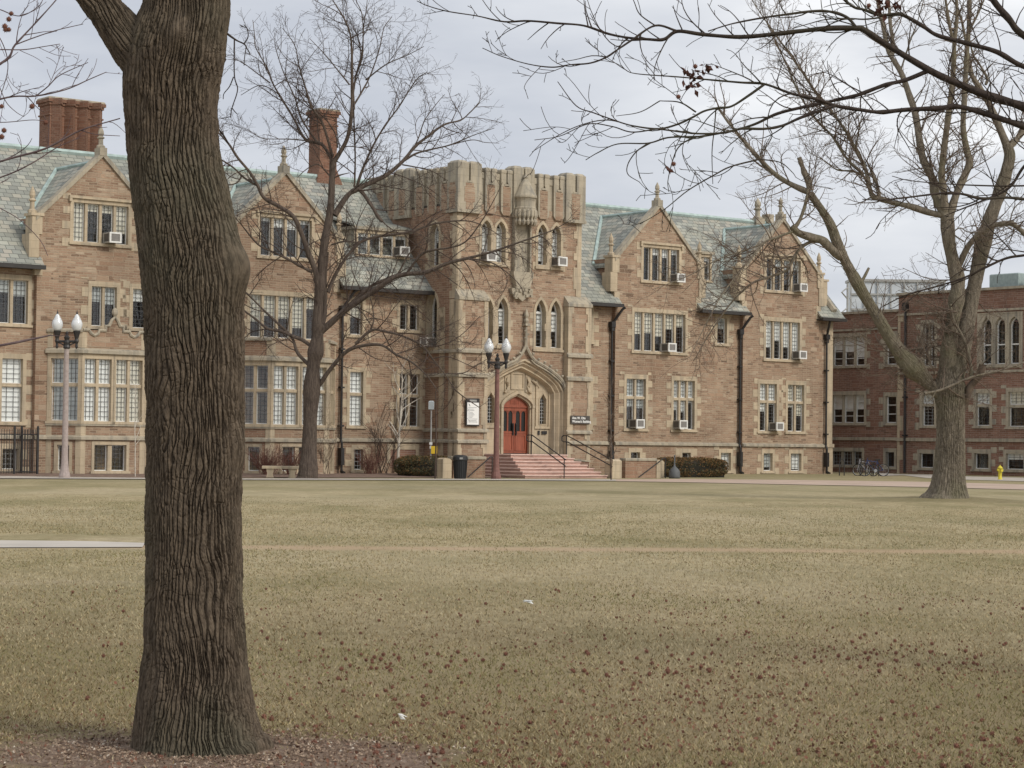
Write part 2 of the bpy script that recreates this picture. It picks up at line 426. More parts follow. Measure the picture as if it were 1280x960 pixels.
# ================================================================== the hall
hall = empty('stone_hall', Wd(0,0,0), HROT, 'long sand-pink stone hall with battlemented entrance tower, gables and green-grey slate roof','building')
def wallsheet(T, outer, holes, mat=WALL, d=0.0, name='wall'):
    b=MB(T); b.holed(outer,holes,d); return b.build(name,mat,hall)
def coping(parent, T, pts, w0=-.10, w1=.38, th=.24, mat=LIMEG):
    """pts: polyline (a,z) over a gable"""
    b=MB(T)
    lo=[(a,z-th) for a,z in pts]
    for (p,q,pl,ql) in zip(pts,pts[1:],lo,lo[1:]):
        b.prism([p,q,ql,pl],w0,w1)
    return b.build('coping',mat,parent)
def pinnacle(b, a, d, z, h=1.1, s=.17):
    """square block, waisted shaft and pointed cap; a,d,z in the wall frame"""
    T=b.T
    def cyl(prof):
        k=8; rings=[]
        for r,zz in prof: rings.append([b.P((a+r*math.cos(2*math.pi*(j+.5)/k),d+r*math.sin(2*math.pi*(j+.5)/k),z+zz)) for j in range(k)])
        for A,B in zip(rings,rings[1:]):
            for j in range(k): b.fi([A[j],A[(j+1)%k],B[(j+1)%k],B[j]])
        b.fi(rings[-1])
    cyl([(s*1.35,0),(s*1.35,h*.10),(s*.75,h*.16),(s*.7,h*.42),(s*1.15,h*.46),(s*1.15,h*.50),(s*.62,h*.55),(s*.95,h*.66),(s*.80,h*.80),(s*.35,h*.93),(s*.12,h)])
EAVE=8.85; ER=1.018      # roof rise per metre
def zroof(n, n0=.6, z0=8.83): return z0+(n0-n)*ER
def slate_quad(b, pts): b.face(pts)
def roof_uv(c,nrm):
    # eave direction is x for main roof, y for cross roofs
    if abs(nrm.y)>abs(nrm.x): return (c.x, c.z*1.4)
    return (c.y, c.z*1.4)
def slab(pts, th=.14, mat=SLATE, name='roof', parent=None):
    """thick roof plane from a polygon of (u,n,z)"""
    b=MB(lambda u,n,z:(u,-n,z)); top=[b.P(p) for p in pts]; bot=[b.P((p[0],p[1],p[2]-th)) for p in pts]
    b.fi(top); b.fi(bot[::-1]); k=len(pts)
    for i in range(k): j=(i+1)%k; b.fi([top[i],bot[i],bot[j],top[j]])
    return b.build(name,mat,parent or hall,uvf=roof_uv)

def gable_bay(uc, half, n0, zapex, holes, zk=11.2, kb=.0, stone=True, cross=True, zf0=0.0, finial=True):
    T=Tn(n0); ul,ur=uc-half,uc+half
    outer=[(ul,zf0),(ur,zf0),(ur,zk),(uc,zapex-.15),(ul,zk)]
    wallsheet(T,outer,holes)
    b=MB(lambda u,n,z:(u,-n,z))
    for u in (ul,ur):   # returns of the projecting bay and the cheeks above the main roof
        b.face([(u,n0,zf0),(u,-.2,zf0),(u,-.2,9.2),(u,n0,9.2)])
        b.face([(u,n0,9.2),(u,-.3,9.2),(u,-2.6,zk),(u,n0,zk)])
    b.build('wall',WALLD,hall)
    # coping, kneelers, pinnacles
    c=coping(hall,T,[(ul-.12,zk+.06),(uc,zapex+.1),(ur+.12,zk+.06)])
    for sgn,u in ((-1,ul),(1,ur)):
        k=MB(T)
        x0,x1=(u-.30,u+.18) if sgn<0 else (u-.18,u+.30)
        k.box(x0,x1,-.07,.55,zk-.75,zk+.02)
        x2,x3=(u-.42,u+.05) if sgn<0 else (u-.05,u+.42)
        k.box(x2,x3,-.06,.62,zk-1.75,zk-.752)
        x4,x5=(u-.12,u+.24) if sgn<0 else (u-.24,u+.12)
        k.box(x4,x5,-.035,.5,zk-2.5,zk-1.752)
        k.box(min(x0,x1)-.06,max(x0,x1)+.06,-.12,.6,zk+.02,zk+.14)
        pinnacle(k,u+sgn*.18,.2,zk+.14,1.15,.14); k.build('kneeler',LIME,hall)
    if finial:
        k=MB(T)
        k.box(uc-.17,uc+.17,-.12,.40,zapex-.1,zapex+.25)
        pinnacle(k,uc,.15,zapex+.25,.95,.14); k.build('finial',LIMEG,hall)
    # cross roof running back from the gable
    zr=zapex-.32; h2=half+.12; zb=zr-h2*.97
    nr=.6-(zr-8.83)/ER; nb=.6-(zb-8.83)/ER
    for sgn in (-1,1):
        slab([(uc,n0-.3,zr),(uc,nr,zr),(uc+sgn*h2,nb,zb),(uc+sgn*h2,n0-.3,zb)],.14)
    cp=MB(lambda u,n,z:(u,-n,z)); cp.tube([(uc,n0-.3,zr+.03),(uc,nr,zr+.03)],.09,6)
    for sgn in (-1,1): cp.tube([(uc,nr,zr+.04),(uc+sgn*h2,nb,zb+.06)],.10,6)
    cp.build('roof_flashing',COPPER,hall)

def eave_piece(u0,u1,zs=0.0):
    """lower strip of the main slope with its gutter"""
    slab([(u0,.62,zroof(.62)+zs),(u1,.62,zroof(.62)+zs),(u1,-1.5,zroof(-1.5)+zs),(u0,-1.5,zroof(-1.5)+zs)],.14)
    b=MB(lambda u,n,z:(u,-n,z)); b.box(u0-.02,u1+.02,.60,.74,zroof(.6)-.21+zs,zroof(.6)-.03+zs); b.box(u0,u1,.0,.60,zroof(.6)-.19+zs,zroof(.6)-.145+zs)
    b.build('gutter',GUTTER,hall)
def mainroof(u0,u1,zs=0.0,back=True):
    slab([(u0,-1.5,zroof(-1.5)+zs),(u1,-1.5,zroof(-1.5)+zs),(u1,-5,zroof(-5)+zs),(u0,-5,zroof(-5)+zs)],.14)
    slab([(u0,-5,zroof(-5)+zs),(u1,-5,zroof(-5)+zs),(u1,-10.6,zroof(.6)+zs),(u0,-10.6,zroof(.6)+zs)],.14)
    b=MB(lambda u,n,z:(u,-n,z)); b.tube([(u0,-5,zroof(-5)+zs+.05),(u1,-5,zroof(-5)+zs+.05)],.13,6); b.build('ridge_cap',COPPER,hall)
def band(T,a0,a1,z,h=.2,pr=.12,mat=LIMEG):
    b=MB(T); b.prism([(0,0)],0,0) if False else None
    q=[(a0,-pr,z),(a1,-pr,z),(a0,-pr,z+h*.55),(a1,-pr,z+h*.55),(a0,0.02,z+h),(a1,0.02,z+h),(a0,.02,z),(a1,.02,z)]
    i=[b.P(p) for p in q]
    for f in ((0,1,3,2),(2,3,5,4),(0,6,7,1),(0,2,4,6),(1,7,5,3)): b.fi([i[x] for x in f])
    return b.build('string_course',mat,hall)
def downpipe(u, n, ztop=8.6, side=1, zb=.1):
    b=MB(lambda u,n,z:(u,-n,z))
    b.tube([(u+.45*side,.66,zroof(.6)-.2),(u+.35*side,.55,zroof(.6)-.3),(u,n,ztop-.85)],.07,8)
    b.tube([(u,n,ztop-.9),(u,n,1.6),(u,n+.08,1.45),(u,n+.08,zb)],.058,8)
    b.tube([(u,n+.08,zb),(u,n+.3,zb-.08)],.085,8)
    p=b.build('downpipe',IRON,hall)
    c=MB(lambda u,n,z:(u,-n,z)); c.box(u-.14,u+.14,n-.12,n+.14,ztop-1.0,ztop-.72); c.box(u-.09,u+.09,n-.1,n+.10,ztop-1.2,ztop-1.0)
    c.build('hopper_head',IRON,p)
    for z in (2.2,4.0,5.8): c=MB(lambda u,n,z:(u,-n,z)); c.box(u-.11,u+.11,n-.13,n+.1,z,z+.08); c.build('pipe_bracket',IRON,p)
    c=MB(lambda u,n,z:(u,-n,z)); c.box(u-.09,u+.09,n-.08,n+.18,.4,1.2); c.build('pipe_guard',IRON,p)

# ---- right wing
n1=.25; T1=Tn(n1); T0=Tn(0)
H1=[window(hall,T1,-7.97,-5.08,10.05,12.12,4,hood=True,blinds=[.0,.3,.25,.15]),
    window(hall,T1,-8.57,-4.58,6.33,8.69,5,blinds=[.55,.5,.5,.55,.5],rows=.2,transom=None),
    window(hall,T1,-9.07,-7.38,2.25,5.18,2,transom=3.98,blinds=[.62,.5]),
    window(hall,T1,-5.72,-3.85,2.25,5.18,3,transom=3.98,blinds=[.6,.55,.5]),
    window(hall,T1,-8.72,-7.75,.08,1.35,1,blinds=0),window(hall,T1,-5.05,-4.1,.08,1.35,1,blinds=0)]
gable_bay(-6.72,2.98,n1,14.2,H1)
H2=[window(hall,T1,1.17,4.2,10.03,12.10,4,hood=True,blinds=[.0,.35,.35,.3],lead='dark'),
    window(hall,T1,1.16,4.18,6.24,8.66,4,blinds=[.6,.62,.6,.65]),
    window(hall,T1,.74,2.39,2.25,5.18,2,transom=3.98,blinds=[.55,.6]),
    window(hall,T1,2.92,4.56,2.25,5.18,2,transom=3.98,blinds=[.6,.6]),
    window(hall,T1,1.06,2.1,.06,1.36,1,blinds=.9),window(hall,T1,3.2,4.38,.06,1.36,1,blinds=.9)]
gable_bay(2.57,2.98,n1,14.17,H2)
wallsheet(T0,rect(-14.0,-9.70,0,9.05),[window(hall,T0,-12.3,-10.98,6.7,8.62,2,blinds=.3),window(hall,T0,-12.3,-10.98,2.26,5.12,2,transom=3.98,blinds=.5)])
wallsheet(T0,rect(-3.74,-.41,0,9.05),[window(hall,T0,-2.32,-1.25,6.95,8.66,1,blinds=.4),window(hall,T0,-1.95,-.86,.06,1.36,1,blinds=.8)])
wallsheet(T0,rect(5.55,6.5,0,9.05),[])
wallsheet(Tu(6.93),rect(-10,0,0,9.05),[],WALLD)
# quoined end pier
b=MB(T0); b.box(6.46,6.98,-.06,.6,0,1.5); b.box(6.46,6.95,-.04,.6,1.7,8.7); b.box(6.42,7.04,-.12,.6,1.5,1.7); b.build('end_pier',LIME,hall)
b=MB(lambda u,n,z:(u,-n,z)); b.face([(6.93,0,9),(6.93,-5,14.35),(6.93,-10,9)]); b.face([(-60,-10,0),(6.93,-10,0),(6.93,-10,9),(-60,-10,9)]); b.face([(-60,0,0),(-60,-10,0),(-60,-10,9),(-60,-5,14.3),(-60,0,9)]); b.build('wall',WALLD,hall)
b=MB(lambda u,n,z:(u,-n,z)); 
for a,c in (((6.75,.3,9.2),(6.75,-5,14.8)),((6.75,-10.3,9.2),(6.75,-5,14.8))): b.tube([a,c],.2,6)
b.box(6.5,7.0,-5.25,-4.75,14.6,15.1); b.build('coping',LIMEG,hall)
k=MB(lambda a,d,z:(a,d,z)); pinnacle(k,5.9,5,14.75,1.25,.22); k.box(5.55,6.25,4.75,5.25,14.3,14.8); k.build('finial',LIMEG,hall); k=MB(lambda a,d,z:(a,d,z)); k.box(6.1,6.6,.1,.7,9.2,10.9); k.box(6.02,6.68,.05,.78,10.9,11.02); k.build('kneeler',LIME,hall)
for u0,u1 in ((-14.0,-9.55),(-3.92,-.25),(5.4,7.35)): eave_piece(u0,u1)
mainroof(-14.0,6.9)
b=T0
for u0,u1,pl in ((-13.4,-9.7,0),(-9.7,-3.74,n1),(-3.74,-.41,0),(-.41,5.55,n1),(5.55,6.46,0)):
    band(Tn(pl),u0,u1,1.50)
downpipe(-9.83,.14); downpipe(-.50,.14); downpipe(6.33,.14,side=-.6)
# small dormer between the gables
def dormer(u0,u1,nf,z0,z1,lights,label=None):
    T=Tn(nf)
    h=window(hall,T,u0,u1,z0,z1,lights,blinds=.2,quoin=False,depth=.2,head=.16,fw=.12)
    b=MB(lambda u,n,z:(u,-n,z)); nb=.6-(z1-8.83)/ER-.3
    b.box(u0-.06,u0+.04,nb,nf-.03,z0-.3,z1); b.box(u1-.04,u1+.06,nb,nf-.03,z0-.3,z1); b.box(u0,u1,nf-.35,nf-.25,z0-.6,z0)
    b.build('dormer_cheek',LIMEG,hall)
    b=MB(lambda u,n,z:(u,-n,z)); b.box(u0-.15,u1+.15,nb-.2,nf+.14,z1+.003,z1+.14); b.build('dormer_cornice',LIMEG,hall)
    slab([(u0-.2,nf+.1,z1+.22),(u1+.2,nf+.1,z1+.22),(u1+.2,nb-1.1,z1+.85),(u0-.2,nb-1.1,z1+.85)],.08)
dormer(-3.4,-1.7,-.95,10.45,11.95,3)

# ---- tower
TF=2.4; TT=Tn(TF); UL,UR=-21.72,-13.95
def pair(T,c,half,z0,zs,za,gap=.0,**kw):
    w=half
    return [lancet_window(hall,T,c-w,c-gap,z0,zs,za,**kw),lancet_window(hall,T,c+gap,c+w,z0,zs,za,**kw)]
TH_=[]
TH_+=pair(TT,-19.33,.93,6.15,8.0,8.72,blinds=.45,transoms=(7.95,)); TH_+=pair(TT,-16.02,.95,6.1,8.0,8.76,blinds=.5,transoms=(7.95,))
TH_+=pair(TT,-19.5,.88,10.12,11.9,12.42,blinds=.85); TH_+=pair(TT,-16.0,.88,10.15,11.9,12.48,blinds=.8)
def tudor(a0,a1,z0,zs,za,k=9):
    c=(a0+a1)/2; h=(a1-a0)/2; pts=[(a0,z0),(a1,z0)]
    f=lambda x: zs+(za-zs)*(.55*(1-x)+.45*math.sqrt(max(0,1-x*x)))
    for i in range(k+1): x=1-i/k; pts.append((c+h*x,f(x)))
    for i in range(1,k+1): x=i/k; pts.append((c-h*x,f(x)))
    return pts
PO=tudor(-20.0,-15.02,.85,4.1,5.62); 
wallsheet(TT,rect(UL,UR,-.1,13.0),TH_+[tudor(-19.98,-15.04,.92,4.1,5.6)])
TS=Tu(UL)
SH=[lancet_window(hall,TS,.02,1.08,6.0,8.15,8.95,depth=.4,blinds=.0),lancet_window(hall,TS,.12,1.15,9.9,11.7,12.3,depth=.4,blinds=.3)]
wallsheet(TS,[(-7,0),(TF,0),(TF,13.0),(-7,13.0)],SH,WALLD)
b=MB(lambda u,n,z:(u,-n,z)); b.face([(UR,TF,0),(UR,-7,0),(UR,-7,13),(UR,TF,13)]); b.face([(UL,-7,0),(UR,-7,0),(UR,-7,13),(UL,-7,13)]); b.build('wall',WALL,hall)
b=MB(lambda u,n,z:(u,-n,z)); b.box(UL,UR,-7,TF-.1,12.9,13.0); b.build('flat_roof',GUTTER,hall)
# quoins / buttresses
def quoined(T,a0,a1,z0,z1,d0,seed,mat=LIME,bw=.24,core=True,dback=.3,name='buttress'):
    """projecting buttress: rubble core with toothed corner stones"""
    rr=random.Random(seed)
    c=MB(T); c.box(a0+.02,a1-.02,d0,dback,z0,z1); p=c.build(name,WALL,hall)
    q=MB(T); z=z0
    while z<z1-.02:
        e=min(z1,z+rr.uniform(.3,.42)); l=bw*rr.choice((.8,1.0,1.5)); r=bw*rr.choice((.8,1.0,1.5)); e2=e
        q.box(a0,a0+l,d0-.03,dback-.02,z,e2); q.box(a1-r,a1,d0-.03,dback-.02,z,e2); z=e
    q.build('quoin',mat,p); return p
# left & right front buttresses, with weathered set-off
for (a0,a1,sd,lab) in ((-21.78,-20.03,1,'l'),(-15.0,-13.5,2,'r')):
    quoined(Tn(TF),a0,a1,-.1,8.35,-.32,sd)
    b=MB(Tn(TF)); i=[b.P(p) for p in ((a0-.04,-.40,8.32),(a1+.04,-.40,8.32),(a1+.04,-.40,8.46),(a0-.04,-.40,8.46),(a0-.0,0,8.85),(a1,0,8.85),(a0-.04,0,8.32),(a1+.04,0,8.32))]
    for f in ((0,1,2,3),(3,2,5,4),(0,3,4,6),(1,7,5,2),(0,6,7,1)): b.fi([i[x] for x in f])
    b.build('weathering',LIMEG,hall)
    for z in (5.80,4.65,2.02,1.50): 
        h=.22 if z>3 else .18
        band(Tn(TF+.35),a0-.07,a1+.07,z,h,.10)
# corner strip quoins of the upper tower
rr=random.Random(9)
for a0,sg in ((UL,1),(UR,-1)):
    q=MB(Tn(TF)); z=8.5
    while z<12.5:
        l=rr.choice((.25,.32,.48)); x0,x1=(a0-.02,a0+l) if sg>0 else (a0-l,a0+.02); q.box(x0,x1,-.03,.3,z,z+.36); z+=.36
    q.build('quoin',LIME,hall)
# side face corner stones and buttress
quoined(Tu(UL),1.15,1.55,0,8.0,-.0,5,dback=.1)
quoined(Tu(UL),2.0,2.72,0,8.35,-.06,6,dback=.1)
q=MB(Tu(UL)); z=8.4; rr=random.Random(19)
while z<12.5: l=rr.choice((.25,.35,.5)); q.box(TF-l,TF+.03,-.03,.05,z,z+.36); z+=.36
q.build('quoin',LIME,hall)
for z in (5.80,4.65,2.02,1.50): band(Tu(UL-.06),0,2.74,z,.18,.08)
# parapet: ribbed merlons between three thick piers
def parapet(T,a0,a1,seed):
    """wall strip with slit merlons from a0 to a1"""
    n=max(1,round((a1-a0)/.98)); w=(a1-a0)/n
    st=MB(T); br=MB(T); dk=MB(T)
    st.box(a0,a1,.02,.4,12.5,14.25)
    for i in range(n):
        x=a0+i*w; m0,m1=x+w*.30,x+w*1.0
        st.prism([(m0,12.75),(m0+.1,12.6),(m0+.22,12.9),(m0+.22,14.0),(m0+.30,14.2),(m0+.30,14.62),(m0,14.62)],-.12,.3)
        st.prism([(m1,12.75),(m1-.1,12.6),(m1-.2,12.9),(m1-.2,14.0),(m1-.3,14.2),(m1-.3,14.62),(m1,14.62)],-.119,.3)
        st.tbox(m0-.02,m0+.305,-.14,.4,14.60,14.78,.05); st.tbox(m1-.305,m1+.02,-.14,.4,14.60,14.78,.05)
        br.box(m0+.11,m1-.11,-.128,.2,12.55,13.95)
        st.box(m0+.3,m1-.3,-.05,.2,14.1,14.5)
        st.box(m0+.2,m1-.2,-.15,.2,13.98,14.07)
        # tall recess before the merlon
        st.box(x-.02,m0+.0,-.02,.3,14.25,14.55)
    st.build('parapet',LIMEG,hall); br.build('parapet_panel',WALL,hall)
def pier(T,a0,a1,seed,dz=0,dd=-.28,z0=12.45):
    c=(a0+a1)/2; st=MB(T); br=MB(T)
    st.tbox(a0,c-.05,dd,.55,z0+.2,14.98+dz,.12); st.tbox(c+.05,a1,dd,.55,z0+.2,14.98+dz,.12)
    st.box(c-.05,c+.05,dd+.16,.5,z0+.2,14.8+dz)
    st.box(c-.16,c+.16,dd-.02,dd+.2,13.95,14.04)
    st.box(a0-.03,a1+.03,dd-.05,.5,z0+.05,z0+.2)
    p=st.build('parapet_pier',LIMEG,hall); 
    rr=random.Random(seed); z=z0+.22
    while z<13.9: e=min(13.94,z+.36); l=rr.uniform(.2,.34); br.box(c-l,c+l,dd-.012,dd+.1,z,e); z=e
    br.build('parapet_panel',WALL,p)
parapet(Tn(TF-.02),-20.4,-18.45,1); parapet(Tn(TF-.02),-17.1,-15.12,2)
pier(Tn(TF),-21.85,-20.42,1,.02,-.20); pier(Tn(TF),-18.42,-17.14,2,.05,-.20); pier(Tn(TF),-15.1,-13.84,3,.0,-.20)
parapet(Tu(UL+.09),-1.3,1.78,3); parapet(Tu(UL+.09),-6.6,-2.6,5)
pier(Tu(UL),-2.6,-1.3,4,.0,-.13); pier(Tu(UL),1.75,2.58,7,.02,-.125)
# oriel turret with carved niche
tu=MB(lambda u,n,z:(u,-n,z))
OC=(-17.83,TF+.34)
tu.lathe([(.44,12.45),(.54,12.62),(.56,12.95),(.50,13.0),(.48,13.3),(.50,13.34),(.52,13.42),(.58,13.44),(.59,13.52),(.44,13.8),(.30,14.08),(.15,14.32),(.09,14.40),(.13,14.46),(.07,14.55),(.03,14.68)],OC[0],OC[1],14)
tur=tu.build('oriel_turret',LIMEG,hall)
ca=MB(lambda u,n,z:(u,-n,z))
for j in range(9):
    a=math.pi*(j)/8; x=OC[0]+.52*math.cos(a); y=OC[1]+.52*math.sin(a)
    ca.lathe([(.03,12.1),(.10,12.28),(.05,12.42),(.11,12.55),(.09,12.8),(.03,12.9)],x,y,6)
    ca.lathe([(.02,12.15),(.07,12.25),(.02,12.34)],OC[0]+.46*math.cos(a+.2),OC[1]+.46*math.sin(a+.2),5)
ca.build('carved_canopy',LIMEG,tur)
ni=MB(lambda a,d,z:(a,-TF+d,z))
ni.box(-18.36,-18.27,-.24,.05,9.85,12.5); ni.box(-17.40,-17.31,-.24,.05,9.85,12.5); ni.box(-18.27,-17.40,-.045,.05,9.85,12.5)
ni.prism([(-18.45,9.87),(-17.21,9.87),(-17.21,9.7),(-17.35,9.3),(-17.42,9.05),(-18.24,9.05),(-18.31,9.3),(-18.45,9.7)],-.30,.05)
ni.prism([(-18.5,9.05),(-17.16,9.05),(-17.22,8.75),(-17.6,8.6),(-17.83,8.42),(-18.1,8.6),(-18.44,8.75)],-.22,.05)
nio=ni.build('statue_niche',LIMEG,hall)
cc=MB(lambda a,d,z:(a,-TF+d,z)); rr=random.Random(31)
for i in range(22):
    x=rr.uniform(-18.35,-17.3); z=rr.uniform(8.6,9.1); r=rr.uniform(.04,.08); cc.box(x-r,x+r,-.27-rr.uniform(0,.05),-.18,z-r,z+r)
cc.build('carved_foliage',LIMEG,nio)
# portal --------------------------------------------------------
def loft(b,rings):
    idx=[[b.P((a,d,z)) for a,z in poly] for poly,d in rings]
    for A,B in zip(idx,idx[1:]):
        n=len(A)
        for i in range(1,n): j=(i+1)%n; b.fi([A[i],A[j],B[j],B[i]])
PN=1.9
b=MB(lambda a,d,z:(a,-TF+d,z))
loft(b,[(tudor(-20.02,-15.0,.85,4.1,5.64),-.05),(tudor(-19.93,-15.09,.85,4.08,5.55),-.05),(tudor(-19.88,-15.14,.85,4.07,5.50),.08),(tudor(-19.8,-15.22,.85,4.05,5.42),.06),(tudor(-19.7,-15.32,.85,4.03,5.30),.22),(tudor(-19.62,-15.4,.85,4.0,5.22),.20),(tudor(-19.55,-15.5,.85,3.98,5.08),.5)])
portal=b.build('portal',LIME,hall)
portal['label']='pale limestone Tudor-arched doorway surround'
DC=-17.52; PZ=1.0
DO=tudor(DC-.90,DC+.90,PZ,3.38,3.92)
lw1=[(-19.42,2.45),(-18.90,2.45),(-18.90,3.72),(-19.16,4.02),(-19.42,3.72)]; lw2=[(DC*2-p[0],p[1]) for p in lw1][::-1]
b=MB(lambda a,d,z:(a,-PN+d,z))
b.holed([(-19.6,.85),(-15.45,.85),(-15.45,5.4),(-19.6,5.4)],[DO,lw1,lw2],0)
b.ring(DO,tudor(DC-.82,DC+.82,PZ+.0,3.34,3.84),-.0,.45)
b.ring(tudor(DC-1.06,DC+1.06,3.25,3.42,4.12),tudor(DC-.92,DC+.92,3.25,3.40,3.94),-.12,.0)
for x in (DC-1.04,DC+.90): b.box(x,x+.13,-.10,0,PZ,3.4)
for lw in (lw1,lw2):
    c=sum(p[0] for p in lw)/5; inn=[(c+(p[0]-c)*.80,3.2+(p[1]-3.2)*.95) for p in lw]; b.ring(lw,inn,-.03,.3)
for x0,x1 in ((-19.6,DC-1.08),(DC+1.08,-15.45)): b.box(x0,x1,-.08,.0,2.25,2.36); b.box(x0,x1,-.05,0,PZ,1.2)
for x in (-19.55,-18.72,-16.32,-15.5): b.box(x-.05,x+.05,-.07,0,2.36,4.75 if abs(x-DC)<1.5 else 4.05)
# carved tracery panels above the door
b.ring(rect(DC-.42,DC+.42,4.15,4.98),rect(DC-.34,DC+.34,4.22,4.9),-.05,0)
for sg in (-1,1):
    b.ring([(DC+sg*x,z) for x,z in ((.48,4.05),(.80,3.95),(.80,4.78),(.48,4.9))],[(DC+sg*x,z) for x,z in ((.54,4.15),(.74,4.08),(.74,4.68),(.54,4.78))],-.05,0)
    b.tube([(DC+sg*.60,-.04,4.75),(DC+sg*.70,-.1,4.5),(DC+sg*.60,-.06,4.3),(DC+sg*.68,-.1,4.1),(DC+sg*.85,-.1,3.98)],[.05,.09,.05,.08,.06],6)
    b.tube([(DC+sg*.90,-.04,4.62),(DC+sg*1.1,-.08,4.5),(DC+sg*1.35,-.05,4.28)],[.04,.07,.04],6)
b.build('portal_panel',LIME,portal)
for lw in (lw1,lw2): g=MB(lambda a,d,z:(a,-PN+d,z)); g.prism(lw,.2,.215); g.build('side_light',GLASS,portal)
g=MB(lambda a,d,z:(a,-PN+d,z))
for lw in (lw1,lw2):
    x0,x1=min(p[0] for p in lw)+.05,max(p[0] for p in lw)-.05
    for i in (1,2): x=x0+(x1-x0)*i/3; g.box(x-.01,x+.01,.17,.19,2.5,3.9)
    z=2.65
    while z<3.8: g.box(x0,x1,.171,.191,z-.01,z+.01); z+=.17
g.build('lattice',LEADW,portal)
# double door
dr=MB(lambda a,d,z:(a,-PN+d,z)); dg=MB(lambda a,d,z:(a,-PN+d,z)); dh=MB(lambda a,d,z:(a,-PN+d,z))
for (x0,x1) in ((DC-.80,DC-.01),(DC+.01,DC+.80)):
    w=x1-x0; c=(x0+x1)/2
    holes=[]
    for s in (-1,1):
        cx=c+s*.172; o=lancet(cx-.15,cx+.15,2.08,2.98,3.14,4); holes.append(o); dg.prism(o,.238,.248)
        i=lancet(cx-.13,cx+.13,2.11,2.97,3.11,4); dr.ring(o,i,.208,.232)
        for z in (2.35,2.57,2.79): dg.box(cx-.1,cx+.1,.230,.2375,z,z+.012)
    dr.holed(rect(x0,x1,PZ+.03,3.30),holes,.22); dr.box(x0,x1,.315,.33,PZ+.03,3.3)
    dr.ring(rect(x0+.07,x1-.07,PZ+.15,1.95),rect(x0+.13,x1-.13,PZ+.21,1.89),.19,.23)
    dr.box(x0+.03,x1-.03,.19,.22,2.0,2.06)
dr.prism([(DC-.82,3.30),(DC+.82,3.30)]+tudor(DC-.82,DC+.82,3.3,3.36,3.84)[2:],.18,.34)
dr.box(DC-.84,DC+.84,.16,.3,3.27,3.34)
for i in range(-3,4): dr.box(DC+i*.08-.012,DC+i*.08+.012,.165,.2,3.42,3.62)
for x in (DC-.83,DC+.80): dr.box(x,x+.03,.16,.34,PZ,3.36)
for s in (-1,1):
    dh.box(DC+s*.10-.02,DC+s*.10+.02,.12,.16,1.95,2.45); dh.box(DC+s*.10-.035,DC+s*.10+.035,.16,.215,1.9,2.5)
door=dr.build('entrance_door',DOORM,hall); door['label']='orange oak double door with twin arched lights in each leaf'
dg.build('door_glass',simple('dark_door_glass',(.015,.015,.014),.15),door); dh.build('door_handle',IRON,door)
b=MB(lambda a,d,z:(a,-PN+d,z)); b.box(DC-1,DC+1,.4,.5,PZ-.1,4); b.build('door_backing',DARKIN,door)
# ogee hood with crockets
hd=MB(lambda a,d,z:(a,-TF+d,z)); ap=DC
def hoodline(x): # x in 0..1 from apex to springing
    return 4.15+(5.72-4.15)*(.42*(1-x)+.58*math.sqrt(max(0,1-x*x)))
hw=2.62
for sg in (-1,1):
    P=[]
    for i in range(15):
        x=i/14; z=hoodline(x)
        if x<.28: z+= .55*((.28-x)/.28)**2
        P.append((ap+sg*hw*x,-.14,z))
    P.append((P[-1][0],-.16,4.0)); hd.tube(P,[.085]*len(P),6)
    P2=[(p[0],-.10,p[2]-.14) for p in P[2:]]; hd.tube(P2,[.06]*len(P2),5)
    for i in (2,4,6,8,10,12):
        p=P[i]; hd.tube([(p[0],-.14,p[2]+.05),(p[0]+sg*.03,-.2,p[2]+.16),(p[0]+sg*.12,-.22,p[2]+.17)],[.05,.085,.03],5)
    hd.tube([(P[-1][0],-.15,4.05),(P[-1][0],-.28,3.85)],[.12,.08],6)
hd.tube([(ap,-.14,6.2),(ap,-.15,7.2)],[.09,.06],6)
for z,s in ((6.6,-1),(6.95,-1),(6.8,1),(7.25,1)): hd.tube([(ap,-.15,z),(ap+s*.12,-.22,z+.06)],[.05,.05],5)
hd.box(ap-.14,ap+.14,-.28,0,7.25,7.36); hd.lathe([(.05,7.3),(.12,7.5),(.07,7.62),(.13,7.72),(.05,7.95),(.02,8.05)],ap,-TF-.14,6) if False else hd.tube([(ap,-.15,7.36),(ap,-.15,7.5),(ap,-.15,7.62),(ap,-.15,7.75),(ap,-.15,7.9),(ap,-.15,8.08)],[.07,.13,.07,.13,.08,.02],7)
hd.build('ogee_hood',LIMEG,portal)
# letter box / bell plates
b=MB(lambda a,d,z:(a,-PN+d,z)); b.box(-16.2,-16.1,-.06,-.01,1.95,2.15); b.box(-15.95,-15.8,-.07,-.01,1.98,2.14); b.box(-15.78,-15.65,-.07,-.01,1.98,2.14); b.build('bell_plate',IRON,portal)

# ---- mid section between left wing and tower
MH=[window(hall,T0,-26.3,-25.2,2.15,5.02,1,transom=3.75,blinds=.95,lead='dark'),
    window(hall,T0,-23.42,-21.88,2.15,5.02,2,transom=3.75,blinds=0),
    window(hall,T0,-26.35,-25.3,6.45,8.33,1,blinds=.5),window(hall,T0,-23.45,-21.98,6.8,8.35,2,blinds=0),
    window(hall,T0,-26.0,-25.15,.06,1.36,1,blinds=0,lead=None)]
wallsheet(T0,rect(-27.1,UL,-.05,9.05),MH)
b=MB(T0); b.box(-23.95,-22.05,-.05,.0,1.15,1.42); b.box(-23.95,-23.75,-.05,0,.5,1.15); b.box(-22.25,-22.05,-.05,0,.5,1.15); b.build('basement_lintel',LIME,hall)
b=MB(T0); b.box(-23.75,-22.25,-.02,.02,.3,1.15); b.build('basement_panel',REDW,hall)
band(T0,-27.1,UL-.08,1.50)
eave_piece(-27.0,UL+.02); mainroof(-27.0,UL)
